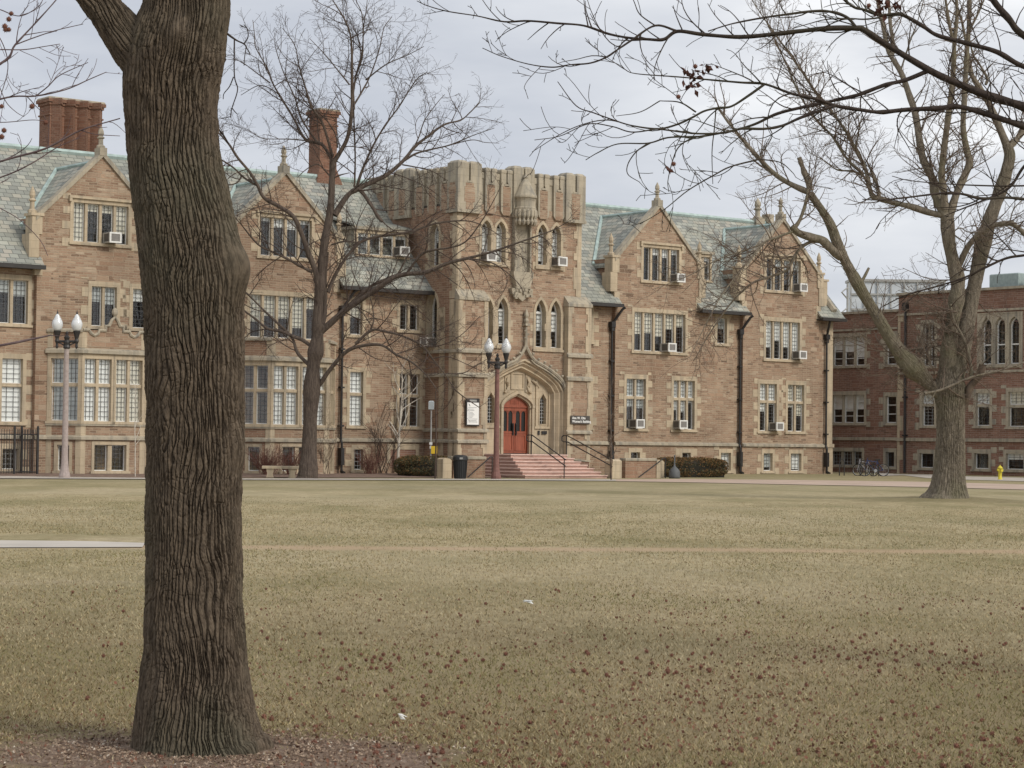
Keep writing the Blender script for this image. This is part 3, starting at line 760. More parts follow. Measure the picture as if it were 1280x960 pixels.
downpipe(-26.68,.14)
dormer(-25.25,-22.15,-.95,10.42,11.68,4)
# ---- left wing
ZS=-.05
LA=window(hall,T1,-40.92,-37.95,9.85,11.86,4,hood=True,blinds=[.9,.3,.2,.9],lead='dark')
L2=[LA,window(hall,T1,-40.0,-38.45,6.25,8.3,2,blinds=[.35,.35]),window(hall,T1,-38.0,-36.9,6.25,8.3,1,blinds=.4)]
gable_bay(-39.43,2.98,n1,13.85,L2,zk=10.9,kb=0)
LB=[window(hall,T1,-31.5,-28.4,9.85,11.95,4,hood=True,blinds=[.1,.3,.3,.1],lead='dark'),window(hall,T1,-32.0,-27.95,6.1,8.37,5,blinds=[.6,.65,.55,.6,.35])]
gable_bay(-30.05,2.98,n1,13.92,LB,zk=11.0)
wallsheet(T0,rect(-60,-42.4,-.05,9.05),[window(hall,T0,-44.3,-42.52,6.2,8.38,2,blinds=[.3,.35]),window(hall,T0,-43.98,-42.7,2.05,5.05,1,transom=3.72,blinds=.95,lead='dark'),window(hall,T0,-43.9,-42.85,.05,1.25,1,blinds=0,lead=None),
   window(hall,T0,-48.0,-46.2,2.05,5.05,2,transom=3.72),window(hall,T0,-48.0,-46.2,6.2,8.38,2)])
wallsheet(T0,rect(-36.46,-33.02,-.05,9.05),[window(hall,T0,-35.5,-34.0,2.1,5.05,2,transom=3.72),window(hall,T0,-35.5,-34.0,6.2,8.38,2)])
for u0,u1 in ((-60,-42.25),(-36.6,-32.9)): eave_piece(u0,u1)
mainroof(-60,-27.0,ZS)
for u0,u1 in ((-60,-42.4),(-36.46,-33.02)): band(T0,u0,u1,1.45)
band(T1,-42.41,-36.45,1.45); band(T1,-33.03,-27.07,1.45)
# canted bays
def canted_bay(f0,f1,nf=1.3,cw=1.06,glasslabel=None):
    """bay front from u f0..f1 at n=nf with 45 degree sides"""
    l0=(f0-cw,.25); l1=(f0,nf); r0=(f1,nf); r1=(f1+cw,.25)
    faces=[(l0,l1),(l1,r0),(r0,r1)]
    for k,(p,q) in enumerate(faces):
        T=Tline(p,q); L=math.hypot(q[0]-p[0],q[1]-p[1])
        zs=[( -.05,1.5),(5.2,6.1)]
        base=[]
        if k==1:
            base=[window(hall,T,.52,L-.72,.04,1.38,2,blinds=0,mw=.2,fw=.13,head=.14,quoin=False,lead='dark')]
            window(hall,T,0,L/2+.02,2.15,5.12,2,transom=3.78,blinds=[1.0,1.0],quoin=False,fw=.13,lead='dark'); window(hall,T,L/2-.02+.004,L,2.15,5.12,2,transom=3.78,blinds=[1.0,1.0],quoin=False,fw=.13,lead='dark')
        else:
            base=[window(hall,T,.35,L-.35,.04,1.36,1,blinds=0,fw=.13,head=.14,quoin=False)]
            window(hall,T,0,L,2.15,5.12,2,transom=3.78,blinds=[.0,.0] if k==0 and glasslabel else [1.0,1.0],quoin=False,fw=.15,lead='dark')
        wallsheet(T,rect(0,L,-.05,2.16),base,WALL if k else WALLD)
        wallsheet(T,rect(0,L,5.1,6.12),[],WALL if k else WALLD)
        band(T,-.04,L+.04,1.45); band(T,-.04,L+.04,2.04,.14,.07); band(T,-.06,L+.06,5.12,.24,.16); 
        if not(k==1): band(T,-.04,L+.04,6.02,.16,.10)
        for z0,z1 in ((-.05,1.45),(1.62,2.04),(5.36,6.02)):
            for e0,e1,dd in ((-.015,.22,-.022),(L-.22,L+.015,-.0215)): q2=MB(T); q2.box(e0,e1,dd,.05,z0,z1); q2.build('quoin',LIME,hall)
    b=MB(lambda u,n,z:(u,-n,z)); b.face([(l0[0],l0[1],6.05),(l1[0],l1[1],6.05),(r0[0],r0[1],6.05),(r1[0],r1[1],6.05)]); b.build('flat_roof',GUTTER,hall)
canted_bay(-40.78,-37.75); canted_bay(-31.32,-28.2,glasslabel=1)
# ogee parapet gablet on the first bay
T=Tn(1.3); b=MB(T)
c=-39.27
prof=[(-1.5,6.12),(-1.22,6.12),(-1.12,5.98),(-.95,5.90),(-.78,5.98),(-.72,6.12),(-.42,6.12),(-.42,6.32),(-.26,6.34),(-.16,6.55),(0,6.72)]
prof=prof+[(-x,z) for x,z in prof[:-1][::-1]]
pts=[(c+x,z) for x,z in prof]
b.holed([(pts[0][0],5.4)]+[(pts[-1][0],5.4)]+pts[::-1],[],-.02); b.build('wall',WALL,hall)
b=MB(T); b.tube([(a,-.03,z) for a,z in pts],[.075]*len(pts),6); b.tube([(c,-.03,6.72),(c,-.03,6.85),(c,-.03,6.93),(c,-.03,7.03),(c,-.03,7.12)],[.05,.13,.14,.12,.03],8); b.build('coping',LIMEG,hall)
# ---- chimneys
def chimney(u0,u1,n0,n1,z0,z1,flare,ribs,lab):
    b=MB(lambda u,n,z:(u,-n,z))
    b.box(u0,u1,n0,n1,z0,z1)
    if flare:
        i=[b.P(p) for p in ((u0-.45,n0-.3,z0-.6),(u1+.45,n0-.3,z0-.6),(u1+.45,n1+.3,z0-.6),(u0-.45,n1+.3,z0-.6),(u0,n0,z0+.75),(u1,n0,z0+.75),(u1,n1,z0+.75),(u0,n1,z0+.75))]
        for f in ((0,1,5,4),(1,2,6,5),(2,3,7,6),(3,0,4,7)): b.fi([i[x] for x in f])
    b.box(u0-.05,u1+.05,n0-.05,n1+.05,z1-.75,z1-.68); b.box(u0-.06,u1+.06,n0-.06,n1+.06,z1-.28,z1-.15); b.box(u0-.13,u1+.13,n0-.13,n1+.13,z1-.15,z1)
    w=(u1-u0)/ribs
    if ribs>1:
        for i in range(ribs):
            x=u0+w*(i+.5); b.prism([(x-.3,0)],0,0) if False else None
            q=[b.P(p) for p in ((x-w*.42,n1,z0),(x,n1+.38,z0),(x+w*.42,n1,z0),(x-w*.42,n1,z1-.1),(x,n1+.38,z1-.1),(x+w*.42,n1,z1-.1))]
            b.fi([q[0],q[1],q[4],q[3]]); b.fi([q[1],q[2],q[5],q[4]]); b.fi([q[3],q[4],q[5]])
            q=[b.P(p) for p in ((x-w*.48,n1,z1-.28),(x,n1+.50,z1-.28),(x+w*.48,n1,z1-.28),(x-w*.48,n1,z1),(x,n1+.50,z1),(x+w*.48,n1,z1))]
            b.fi([q[0],q[1],q[4],q[3]]); b.fi([q[1],q[2],q[5],q[4]]); b.fi([q[3],q[4],q[5]]); b.fi([q[0],q[2],q[1]])
    ch=b.build('chimney',CHIM,hall); ch['label']=lab
    c=MB(lambda u,n,z:(u,-n,z)); c.tbox(u0-.1,u1+.1,-n1-.1 if False else n0-.1,n1+.1,z1,z1+.1,.04); c.build('chimney_cap',LIMEG,ch)
    f=MB(lambda u,n,z:(u,-n,z)); f.box(u0-.5,u1+.5,n0-.4,n1+.42,z0-.62,z0-.45) if flare else f.box(u0-.12,u1+.12,n0-.12,n1+.12,z0-.3,z0+.05); f.build('chimney_flashing',COPPER,ch)
chimney(-39.0,-36.35,-6.7,-5.65,13.6,17.0,False,4,'broad red-brown chimney stack of four joined flues')
chimney(-24.75,-23.75,-5.9,-4.9,14.3,17.9,True,1,'single tall brick chimney with flared base')
# ================================================================== dark red building on the right (faces -u)
redb = empty('red_stone_building', Wd(11.9,0,0), HROT, 'dark red-brown stone building with flat parapet standing behind the big right-hand tree','building')
_h=hall; 
def Tr(U0): return lambda a,d,z: (U0-11.9+d, -a, z)
TRA=Tr(11.9); TRB=Tr(11.72)
def swap_on():
    global hall
    hall=redb; DEFST[0]=LIMEG
swap_on()
HA=[window(hall,TRA,-4.75,-1.85,6.25,8.3,3,sashbars=True,blinds=.6),window(hall,TRA,-4.75,-1.85,2.85,4.85,3,sashbars=True,blinds=.62),
    window(hall,TRA,-4.75,-2.0,.35,1.5,3,sash=GREYM,blinds=0,quoin=False,lead=None),
    window(hall,TRA,-.55,.62,6.25,8.3,1,sashbars=True,blinds=0),window(hall,TRA,-.55,.62,2.85,4.75,1,sashbars=True,blinds=0),window(hall,TRA,-.5,.5,.3,1.5,1,sash=GREYM,blinds=0,quoin=False),
    window(hall,TRA,-9.5,-7.0,6.25,8.3,3,sashbars=True,blinds=.6),window(hall,TRA,-9.5,-7.0,2.85,4.85,3,sashbars=True,blinds=.62)]
HB=[window(hall,TRB,2.35,3.6,2.7,4.8,1,sash=WHITE,blinds=[.35],lead=None,transom=4.0,quoin=True),
    window(hall,TRB,6.25,7.55,2.7,4.85,1,sash=WHITE,blinds=[.45],transom=3.95),window(hall,TRB,8.5,9.95,2.65,4.9,1,sash=WHITE,blinds=[.45],transom=3.9),
    window(hall,TRB,2.2,3.55,.3,1.45,1,blinds=0),window(hall,TRB,6.15,7.5,.3,1.5,1,blinds=0),window(hall,TRB,8.35,9.9,.3,1.5,1,blinds=[.5]),
    window(hall,TRB,2.4,3.6,6.1,8.85,2,transom=7.6,blinds=0),window(hall,TRB,12,13.4,2.7,4.85,1,transom=3.95),window(hall,TRB,12,13.4,.3,1.5,1)]
g0=6.6
for i in range(3):
    a=g0+.08+i*.95; HB.append(lancet_window(hall,TRB,a,a+.93,6.1,8.4,8.95,depth=.3,fw=.12,transoms=(7.3,),quoin=False))
def rwall(T,outer,holes,mat=REDW):
    b=MB(T); b.holed(outer,holes,0); b.build('wall',mat,hall)
b=MB(TRB); b.ring(rect(g0-.12,g0+3.02,5.98,9.08),rect(g0+.02,g0+2.88,6.08,9.0),-.04,.1); b.holed(rect(g0+.0,g0+2.9,6.06,9.02),[lancet(g0+.08+i*.95+.03,g0+.08+i*.95+.90,6.13,8.4,8.91) for i in range(3)],-.02); b.build('traceried_frame',LIMEG,hall)
rwall(TRA,rect(-12,.72,0,9.5),HA); rwall(TRB,rect(.72,20,0,10.4),HB)
b=MB(lambda u,n,z:(u-11.9,-n,z))
b.face([(11.72,.72,0),(11.92,.72,0),(11.92,.72,10.4),(11.72,.72,10.4)]); b.face([(11.92,.72,9.4),(24,.72,9.4),(24,.72,10.4),(11.92,.72,10.4)])
b.face([(11.72,20,0),(24,20,0),(24,20,10.4),(11.72,20,10.4)]); b.face([(24,-12,0),(24,20,0),(24,20,10.4),(24,-12,10.4)]); b.face([(11.9,-12,0),(24,-12,0),(24,-12,9.5),(11.9,-12,9.5)])
b.build('wall',REDW,redb)
b=MB(lambda u,n,z:(u-11.9,-n,z)); b.face([(11.9,-12,9.3),(24,-12,9.3),(24,.72,9.3),(11.9,.72,9.3)]); b.face([(11.7,.72,10.2),(24,.72,10.2),(24,20,10.2),(11.7,20,10.2)]); b.build('flat_roof',GUTTER,redb)
for z0,z1,d in ((9.42,9.56,.12),(8.42,8.54,.09),(1.95,2.12,.10)): b=MB(TRA); b.box(-12,.7,-d,.02 if z0<9 else .4,z0,z1); b.build('string_course',LIMEG,redb)
for z0,z1,d in ((10.34,10.48,.14),(9.15,9.28,.10),(5.75,5.88,.10),(1.92,2.1,.10)): b=MB(TRB); b.box(.66,20,-d,.02 if z0<10 else .4,z0,z1); b.build('string_course',LIMEG,redb)
q=MB(TRB); z=0; rr=random.Random(3)
while z<9.0: l=rr.choice((.16,.4)); q.box(.70,.72+l,-.03,.1,z,z+.42); z+=.42
q.build('quoin',LIME,redb)
b=MB(lambda u,n,z:(u-11.9,-n,z)); b.tube([(11.60,1.35,9.7),(11.60,1.35,.1)],.07,8); b.box(11.45,11.72,1.2,1.5,9.45,9.9)
for z in (2.2,4.4,6.8): b.box(11.5,11.72,1.22,1.48,z,z+.08)
b.build('downpipe',IRON,redb)
hall=_h; DEFST[0]=LIME

# glazed block far behind, distance haze put into its pale panel colour
_f=at(1057,560,172); far=empty('glazed_block', (_f.x,_f.y,0), .0, 'pale blue-grey glazed modern block rising behind the dark red roof','building')
PANEL=simple('hazed_grey_panel',(.50,.54,.58),.45,var=.2,scale=.25); 
b=MB(); b.box(0,7.4,-2,.2,0,14.6); b.build('wall',PANEL,far)
b=MB(); 
for i in range(8): x=i*1.05; b.box(x-.05,x+.05,-2.12,-2.003,8,14.6)
for z in (9.5,11.0,12.4,13.6): b.box(0,7.4,-2.14,-2.001,z-.07,z+.07)
b.box(-.1,7.5,-2.15,.3,14.6,14.8); b.build('facade_grid',GREYM,far)
b=MB(); b.tube([(-.3,-2.3,9),(-.3,-2.3,14.4)],.08,6)
for z in (10,11.6,13.2): b.tube([(-.3,-2.3,z),(-.8,-2.6,z+.5),(-.3,-2.3,z+.9)],.07,5)
b.build('service_mast',GREYM,far)
b=MB(lambda u,n,z:(u-11.9,-n,z)); b.tbox(12.6,15,6.6,8.6,10.2,11.3,.05); b.build('rooftop_box',simple('green_grey_metal',(.28,.34,.33),.6),redb)
b=MB(lambda u,n,z:(u-11.9,-n,z)); b.tube([(13,9.3,10.2),(13,9.3,11.0)],.3,8); b.build('rooftop_vent',IRON,redb)

# ================================================================== entrance steps and low walls
GRAN=masonry('pink_granite',[(.44,.27,.22),(.52,.34,.28),(.47,.29,.24),(.55,.38,.32)],(.40,.26,.22),rowh=.16,bw=1.5,seed=9,dirt=.4)
TREAD=simple('lit_granite_tread',(.60,.44,.38),.8,var=.15,scale=3)  # lighter than the risers: light on the treads put into their colour
st=empty('entrance_steps', Wd(-18.4,4.7,-.1), HROT, 'flight of pink granite steps spreading before the orange doors','steps')
b=MB(); L0,L1=-1.75,1.72; ztop=1.0+.1; rise=ztop/7
for i in range(7):
    e=(6-i); z1=ztop-i*rise; run=.34*i; s0=L0-.13*i; s1=L1+.13*i
    o=b
    b.box(s0,s1,-.05-run,2.75-.01*i,z1-rise,z1-.05)
b.build('stair_flight',GRAN,st)
b=MB()
for i in range(7):
    z1=ztop-i*rise; run=.34*i; s0=L0-.13*i; s1=L1+.13*i; b.tbox(s0-.03,s1+.03,-.09-run,2.76-.01*i,z1-.05,z1,.008)
b.build('treads',TREAD,st)
# walls
def lowwall(name,label,u0,u1,n,z1,pier=None,th=.35):
    o=empty(name,Wd(u0,n,-.12),HROT,label,'low wall'); L=u1-u0
    b=MB(); b.box(0,L,0,th,0,z1); b.build('wall',REDW if False else WALLD,o)
    b=MB(); b.tbox(-.03,L+.03,-.05,th+.05,z1+.002,z1+.13,.03); b.build('coping',LIMEG,o)
    if pier is not None:
        b=MB(); b.prism([(pier,0),(pier+.5,0),(pier+.5,z1-.05),(pier+.4,z1+.02),(pier+.15,z1+.06),(pier,z1-.0)],-.05,th+.06); b.build('end_pier',LIME,o)
    return o
lowwall('areaway_wall','dark rubble retaining wall with grey coping right of the steps',-14.3,-12.3,6.3,.86,pier=2.0)
lowwall('areaway_wall','dark rubble retaining wall with grey coping behind the litter bin',-24.5,-22.65,6.0,.88,pier=-.62)
o=empty('step_cheek',Wd(-16.7,4.4,-.12),HROT,'sloping red stone cheek wall ending in a white block at the right of the steps','low wall')
b=MB(); b.prism([(0,0),(2.6,0),(2.6,.75),(0,.95)],1.0,1.4); b.build('wall',REDW,o)
b=MB(); b.prism([(-.05,.955),(2.65,.755),(2.65,.84),(-.05,1.04)],.95,1.45); b.build('coping',LIMEG,o)
b=MB(); b.tbox(.9,1.5,-2.65,-2.1,0,.93,.08); b.build('end_block',LIME,o)
# ---- handrails
def rail(label, pts_u, name='handrail'):
    p0=Wd(*pts_u[0]); o=empty(name,p0,HROT,label,'handrail')
    rel=[(p[0]-pts_u[0][0],-(p[1]-pts_u[0][1]),p[2]-pts_u[0][2]) for p in pts_u]
    return o,rel
def stair_rail(label,u,nt,nb,zt,zb):
    o=empty('handrail',Wd(u,nt,zt),HROT,label,'handrail')
    run=nb-nt
    for dz in (.92,.62):
        b=MB(); b.tube([(0,.25,dz+.0),(0,-.05,dz),(0,-run,dz+zb-zt),(0,-run-.12,dz+zb-zt-.05)],.028,7); b.build('rail',IRON,o)
    b=MB(); b.tube([(0,.25,.92),(0,.36,.86),(0,.36,.68),(0,.25,.62)],.028,7); b.build('rail_end',IRON,o)
    for y,z0,z1 in ((.0,0,.92),(-run,zb-zt,zb-zt+.92)):
        b=MB(); b.tube([(0,y,z0),(0,y,z1)],.026,7); b.build('post',IRON,o)
stair_rail('black double handrail standing in the middle of the pink steps',-18.75,4.55,7.0,1.0,-.1)
stair_rail('black double handrail running down the right edge of the steps',-16.0,3.9,7.15,1.0,-.1)
def down_rail(label,u0,u1,n,z0,z1):
    o=empty('handrail',Wd(u1,n,-.1),HROT,label,'handrail'); L=u1-u0
    b=MB(); b.tube([(-L,0,z0),(-.1,0,z1),(0,0,z1)],.028,7); b.build('rail',IRON,o)
    b=MB(); b.tube([(0,0,0),(0,0,z1)],.028,7); b.build('post',IRON,o)
down_rail('black slanting handrail of the areaway stair beside the mid lamp post',-24.0,-22.6,6.45,.05,.98)
down_rail('black slanting handrail in front of the right retaining wall',-13.7,-11.95,6.6,.05,.98)

# ================================================================== lamps
LAMPC=simple('lamp_concrete_pink',(.36,.30,.28),.8,var=.15,scale=9,bump=.2)
LAMPR=simple('lamp_red_brown',(.20,.10,.085),.7,var=.2,scale=7)
def opal():
    t=NT('opal_globe'); t.col((.66,.68,.70)); t.rough(.12,.6);  t.b.inputs['Coat Weight'].default_value=.5; return t.mat
OPAL=opal()
def lamp(px,py,topy,mat,label,rz=.0,Yov=None):
    p=gpt(px,py); 
    o=empty('street_lamp',p,rz,label,'street lamp','twin-globe lamps along the walk')
    ppm=FOC/p.y; hh=(py-topy)/ppm
    hp=hh*.83
    b=MB(); b.lathe([(.23,0),(.23,.12),(.18,.3),(.15,.5),(.13,.9),(.095,hp-.05),(.085,hp)],k=12); b.build('pole',mat,o)
    b=MB(); b.lathe([(.12,hp-.15),(.15,hp-.1),(.12,hp),(.14,hp+.1),(.09,hp+.2),(.12,hp+.3),(.05,hp+.4),(.07,hp+.47),(.02,hp+.55)],k=10)
    b.tube([(-.39,0,hp+.14),(.39,0,hp+.14)],.05,8)
    for s in (-1,1):
        b.tube([(s*.05,0,hp-.05),(s*.2,0,hp+.04),(s*.35,0,hp+.1)],.03,6)
    b.build('crossarm',IRON,o)
    for s in (-1,1):
        x=s*.39; z0=hp-.1
        b=MB(); b.lathe([(.02,z0-.05),(.06,z0+.02),(.05,z0+.15),(.09,z0+.25),(.07,z0+.35),(.11,z0+.5),(.14,z0+.60),(.15,z0+.66)],cx=x,k=10); br=b.build('bracket',IRON,o)
        b=MB(); b.smooth=True; z=z0+.66; b.lathe([(.12,z),(.18,z+.08),(.218,z+.2),(.222,z+.3),(.195,z+.40),(.15,z+.47),(.155,z+.49),(.11,z+.54),(.115,z+.56),(.07,z+.63),(.03,z+.68)],cx=x,k=20); b.build('globe',OPAL,o)
        b=MB(); b.lathe([(.03,z+.67),(.04,z+.72),(.012,z+.80),(.005,z+.86)],cx=x,k=8); b.build('finial',IRON,o)
    return o
lamp(80.5,598,397,LAMPC,'twin-globe lamp post with pale pinkish concrete pole at far left')
lamp(620,598.5,428,LAMPR,'twin-globe lamp post with red-brown pole before the entrance steps')

# ================================================================== wall signs
def board(name,label,cat,u0,u1,z0,z1,n,T=None):
    return empty(name,Wd((u0+u1)/2,n,z0),HROT,label,cat)
NOTE=simple('notice_white',(.80,.80,.78),.4,var=.02); SIGND=simple('sign_dark',(.075,.068,.062),.5); INK=simple('notice_ink',(.30,.31,.32),.7); SIGNW=simple('sign_lettering',(.8,.8,.78),.5,var=.02)
def text_mesh(txt,size,mat,parent,loc,name='lettering',bold=0.0,align='LEFT'):
    cu=bpy.data.curves.new(name,'FONT'); cu.body=txt; cu.size=size; cu.extrude=.006; cu.offset=bold; cu.align_x=align
    tmp=bpy.data.objects.new('tmp',cu); COL.objects.link(tmp); dg=bpy.context.evaluated_depsgraph_get(); dg.update()
    me=bpy.data.meshes.new_from_object(tmp.evaluated_get(dg)); bpy.data.objects.remove(tmp); bpy.data.curves.remove(cu)
    me.transform(Matrix.Translation(loc)@Matrix.Rotation(math.pi/2,4,'X')); me.materials.clear(); me.materials.append(mat)
    o=bpy.data.objects.new(name,me); COL.objects.link(o); o.parent=parent; return o
s=empty('notice_board',Wd(-20.98,TF+.40,2.35),HROT,'white framed notice with dark header on the tower buttress left of the doors','notice board')
b=MB(); b.box(-.40,.40,-.06,0,-.02,1.28); b.build('frame',IRON,s)
b=MB(); b.box(-.35,.35,-.075,-.062,.03,1.08); b.build('panel',NOTE,s)
b=MB()
for i,(w,z) in enumerate(((.5,.84),(.32,.77),(.36,.71),(.28,.62),(.33,.56),(.38,.50),(.3,.44),(.25,.38),(.55,.30),(.5,.22),(.55,.16))): b.box(-.29,-.29+w,-.079,-.0755,z-.013,z+.009)
b.prism([(-.29,1.03),(-.20,.88),(-.17,.92),(-.24,1.03)],-.079,-.0755); b.build('printed_lines',INK,s)
b=MB(); b.box(-.2,.22,-.066,-.061,1.13,1.22); b.build('header_print',GREYM,s)
s=empty('building_sign',Wd(-14.22,TF+.385,2.52),HROT,'small dark name sign with white lettering on the buttress right of the doors','sign')
b=MB(); b.box(-.60,.62,-.05,0,0,.40); b.build('panel',SIGND,s)
text_mesh('Ann W. Olin',.165,SIGNW,s,(-.54,-.052,.23),bold=.004); text_mesh("Women's Building",.165,SIGNW,s,(-.54,-.052,.06),bold=.004)

# ================================================================== air conditioners
ACW=simple('ac_casing',(.44,.42,.38),.5,var=.12); ACG=simple('ac_grille',(.20,.19,.18),.6); ACD=simple('ac_side_dark',(.10,.09,.08),.7)
def ac(u,n,z,label,rz=0,w=.56,h=.44,d=.68,out=.52,first=[None]):
    if first[0] is None:
        o=empty('air_conditioner',(0,0,0)); b=MB(); b.box(-w/2,w/2,-out,d-out,0,h); b.build('casing',ACW,o)
        b=MB(); b.ring(rect(-w/2-.01,w/2+.01,-.01,h+.01),rect(-w/2+.07,w/2-.07,.06,h-.06),-out-.02,-out+.01); b.build('front_frame',WHITE,o)
        b=MB(); b.box(-w/2+.06,w/2-.06,-out-.006,-out-.001,.05,h-.05); b.build('front_grille',ACG,o)
        b=MB()
        for s in (-1,1):
            x=s*(w/2+.004); b.box(min(x,x-s*.006),max(x,x-s*.006),-out+.08,-out+.50,.05,h-.05)
        b.build('side_vent',ACD,o); first[0]=o
    else: o=copy_tree(first[0])
    o.location=Wd(u,n,z); o.rotation_euler=(0,0,HROT+rz); o['label']=label; o['category']='air conditioner'; o['group']='air conditioners set in the windows'
    return o
ac(-39.0,.25,9.98,'air conditioner in the top gable window left of the near trunk')
ac(-22.72,-.95,10.52,'air conditioner in the roof dormer behind the middle tree')
ac(UL-.0,.55,6.12,'air conditioner in the narrow side window of the tower',-math.pi/2)
ac(-20.0,TF,10.25,'air conditioner in the left pair of top tower windows')
ac(-15.55,TF,10.28,'air conditioner in the right pair of top tower windows')
ac(-5.55,.25,10.15,'air conditioner in the top window of the gable right of the tower')
ac(-6.15,.25,6.45,'air conditioner in the five-light window right of the tower')
ac(-8.35,.25,2.40,'air conditioner in the two-light ground window nearest the tower')
ac(-5.28,.25,2.40,'air conditioner in the three-light ground window')
ac(3.78,.25,10.15,'air conditioner in the top window of the farthest right gable')
ac(3.76,.25,6.4,'air conditioner in the four-light window of the farthest gable')
ac(1.98,.25,2.40,'air conditioner in the ground-floor window of the farthest right gable')

# ================================================================== fence, bin, urn, sign posts, bench, hydrant, bicycle
fz=empty('iron_fence',Wd(-46.3,1.7,-.06),HROT,'black iron picket fence guarding the basement window at far left','fence')
def fence_run(p0,p1,h=1.95):
    L=math.hypot(p1[0]-p0[0],p1[1]-p0[1]); n=max(1,round(L/.12)); b=MB()
    for i in range(1,n):
        t=i/n; x=p0[0]+(p1[0]-p0[0])*t; y=p0[1]+(p1[1]-p0[1])*t; b.box(x-.009,x+.009,y-.009,y+.009,.08,h-.04)
    ang=math.atan2(p1[1]-p0[1],p1[0]-p0[0])
    for z in (.14,h-.25): b.tube([(p0[0],p0[1],z),(p1[0],p1[1],z)],.022,4)
    b.build('picket_panel',IRON,fz)
posts=[(-1.6,0),(0,0),(1.15,0),(2.3,0),(3.35,0),(3.35,-1.5)]; posts=[(x,-y if y<0 else y) for x,y in posts]
for a,c in zip(posts,posts[1:]): fence_run(a,c)
for x,y in posts: b=MB(); b.box(x-.04,x+.04,y-.04,y+.04,0,1.99); b.tube([(x,y,1.99),(x,y,2.06)],[.05,.03],6); b.build('fence_post',IRON,fz)

o=empty('litter_bin',gpt(575,598.8),0,'black round litter bin standing by the tower buttress','litter bin')
BINM=simple('bin_black',(.022,.023,.025),.45)
b=MB(); b.lathe([(.24,0),(.26,.04),(.30,.80),(.31,.82)],k=20); b.build('body',BINM,o)
b=MB(); 
for i in range(20): a=2*math.pi*i/20; b.tube([(.265*math.cos(a),.265*math.sin(a),.05),(.312*math.cos(a),.312*math.sin(a),.8)],.012,4)
b.build('slats',BINM,o)
b=MB(); b.lathe([(.33,.82),(.34,.86),(.33,.98),(.28,1.04),(.12,1.08)],k=20); b.build('lid',BINM,o)
b=MB(); b.box(-.02,.12,-.36,-.335,.88,.96); b.build('opening_plate',GREYM,o)
o=empty('ash_urn',gpt(843,598),0,'dark grey onion-shaped ash urn with thin neck beside the right hedge','ash urn')
URN=simple('urn_plastic',(.10,.105,.11),.6)
b=MB(); b.smooth=True; b.lathe([(.27,0),(.28,.1),(.27,.32),(.22,.42),(.12,.52),(.05,.60),(.032,.75),(.03,1.05)],k=18); b.build('body',URN,o)
b=MB(); b.lathe([(.04,1.05),(.045,1.1),(.02,1.14)],k=10); b.build('cap',URN,o)
# sign post with grey meter head and yellow tag, and its stake
o=empty('marker_post',gpt(538,596.5),0,'thin grey post with pale head and small yellow tag by the left hedge','post')
b=MB(); b.tube([(0,0,0),(0,0,3.2)],.035,8); b.build('pole',GREYM,o)
b=MB(); b.tbox(-.13,.13,-.09,.09,3.1,3.5,.05); b.build('head',simple('meter_head',(.42,.46,.48),.4),o)
YEL=simple('yellow_plate',(.75,.50,.03),.5,var=.05)
b=MB(); b.box(.02,.30,-.075,-.055,1.05,1.4); b.build('yellow_tag',YEL,o)
b=MB(); b.box(-.07,.07,-.05,-.037,1.46,1.58); b.box(-.05,.05,-.05,-.037,1.28,1.40); b.build('white_tag',WHITE,o)
o=empty('wooden_stake',gpt(544,598.5),0,'bare brown stake standing just right of the yellow-tagged post','post')
b=MB(); b.tube([(0,0,0),(.02,0,2.0),(-.03,0,3.9)],[.04,.035,.02],7); b.build('shaft',TWIGM,o)
# bench
p=gpt(352,597.5); o=empty('stone_bench',p,.12,'pale stone bench under the bay window left of the middle tree','bench')
b=MB(); b.tbox(-.85,.75,-.22,.22,.40,.52,.02); b.build('seat',LIME,o)
for x in (-.5,.45): b=MB(); b.prism([(x-.16,0),(x+.16,0),(x+.12,.2),(x+.17,.4),(x-.17,.4),(x-.12,.2)],-.17,.17); b.build('leg',LIME,o)
# hydrant
p=gpt(1250,600.5); o=empty('fire_hydrant',p,.4,'yellow fire hydrant on the grass right of the big tree','fire hydrant'); hs=(18.5/(FOC/p.y))/.80
HYD=simple('hydrant_yellow',(.58,.49,.04),.5,var=.1)
b=MB(); b.smooth=True; b.lathe([(r*hs,z*hs) for r,z in ((.15,0),(.15,.04),(.10,.06),(.10,.42),(.13,.44),(.13,.48),(.11,.50),(.11,.60))],k=14); b.build('barrel',HYD,o)
b=MB(); b.smooth=True; b.lathe([(r*hs,z*hs) for r,z in ((.15,.60),(.15,.63),(.12,.68),(.06,.74),(.03,.75),(.03,.80))],k=14); b.build('bonnet',HYD,o)
for a in (0,math.pi): b=MB(); b.tube([(math.cos(a)*.09*hs,0,.53*hs),(math.cos(a)*.18*hs,0,.53*hs)],.055*hs,8); b.build('side_nozzle',HYD,o)
b=MB(); b.tube([(0,-.09*hs,.5*hs),(0,-.19*hs,.5*hs)],.075*hs,10); b.build('pumper_nozzle',HYD,o)
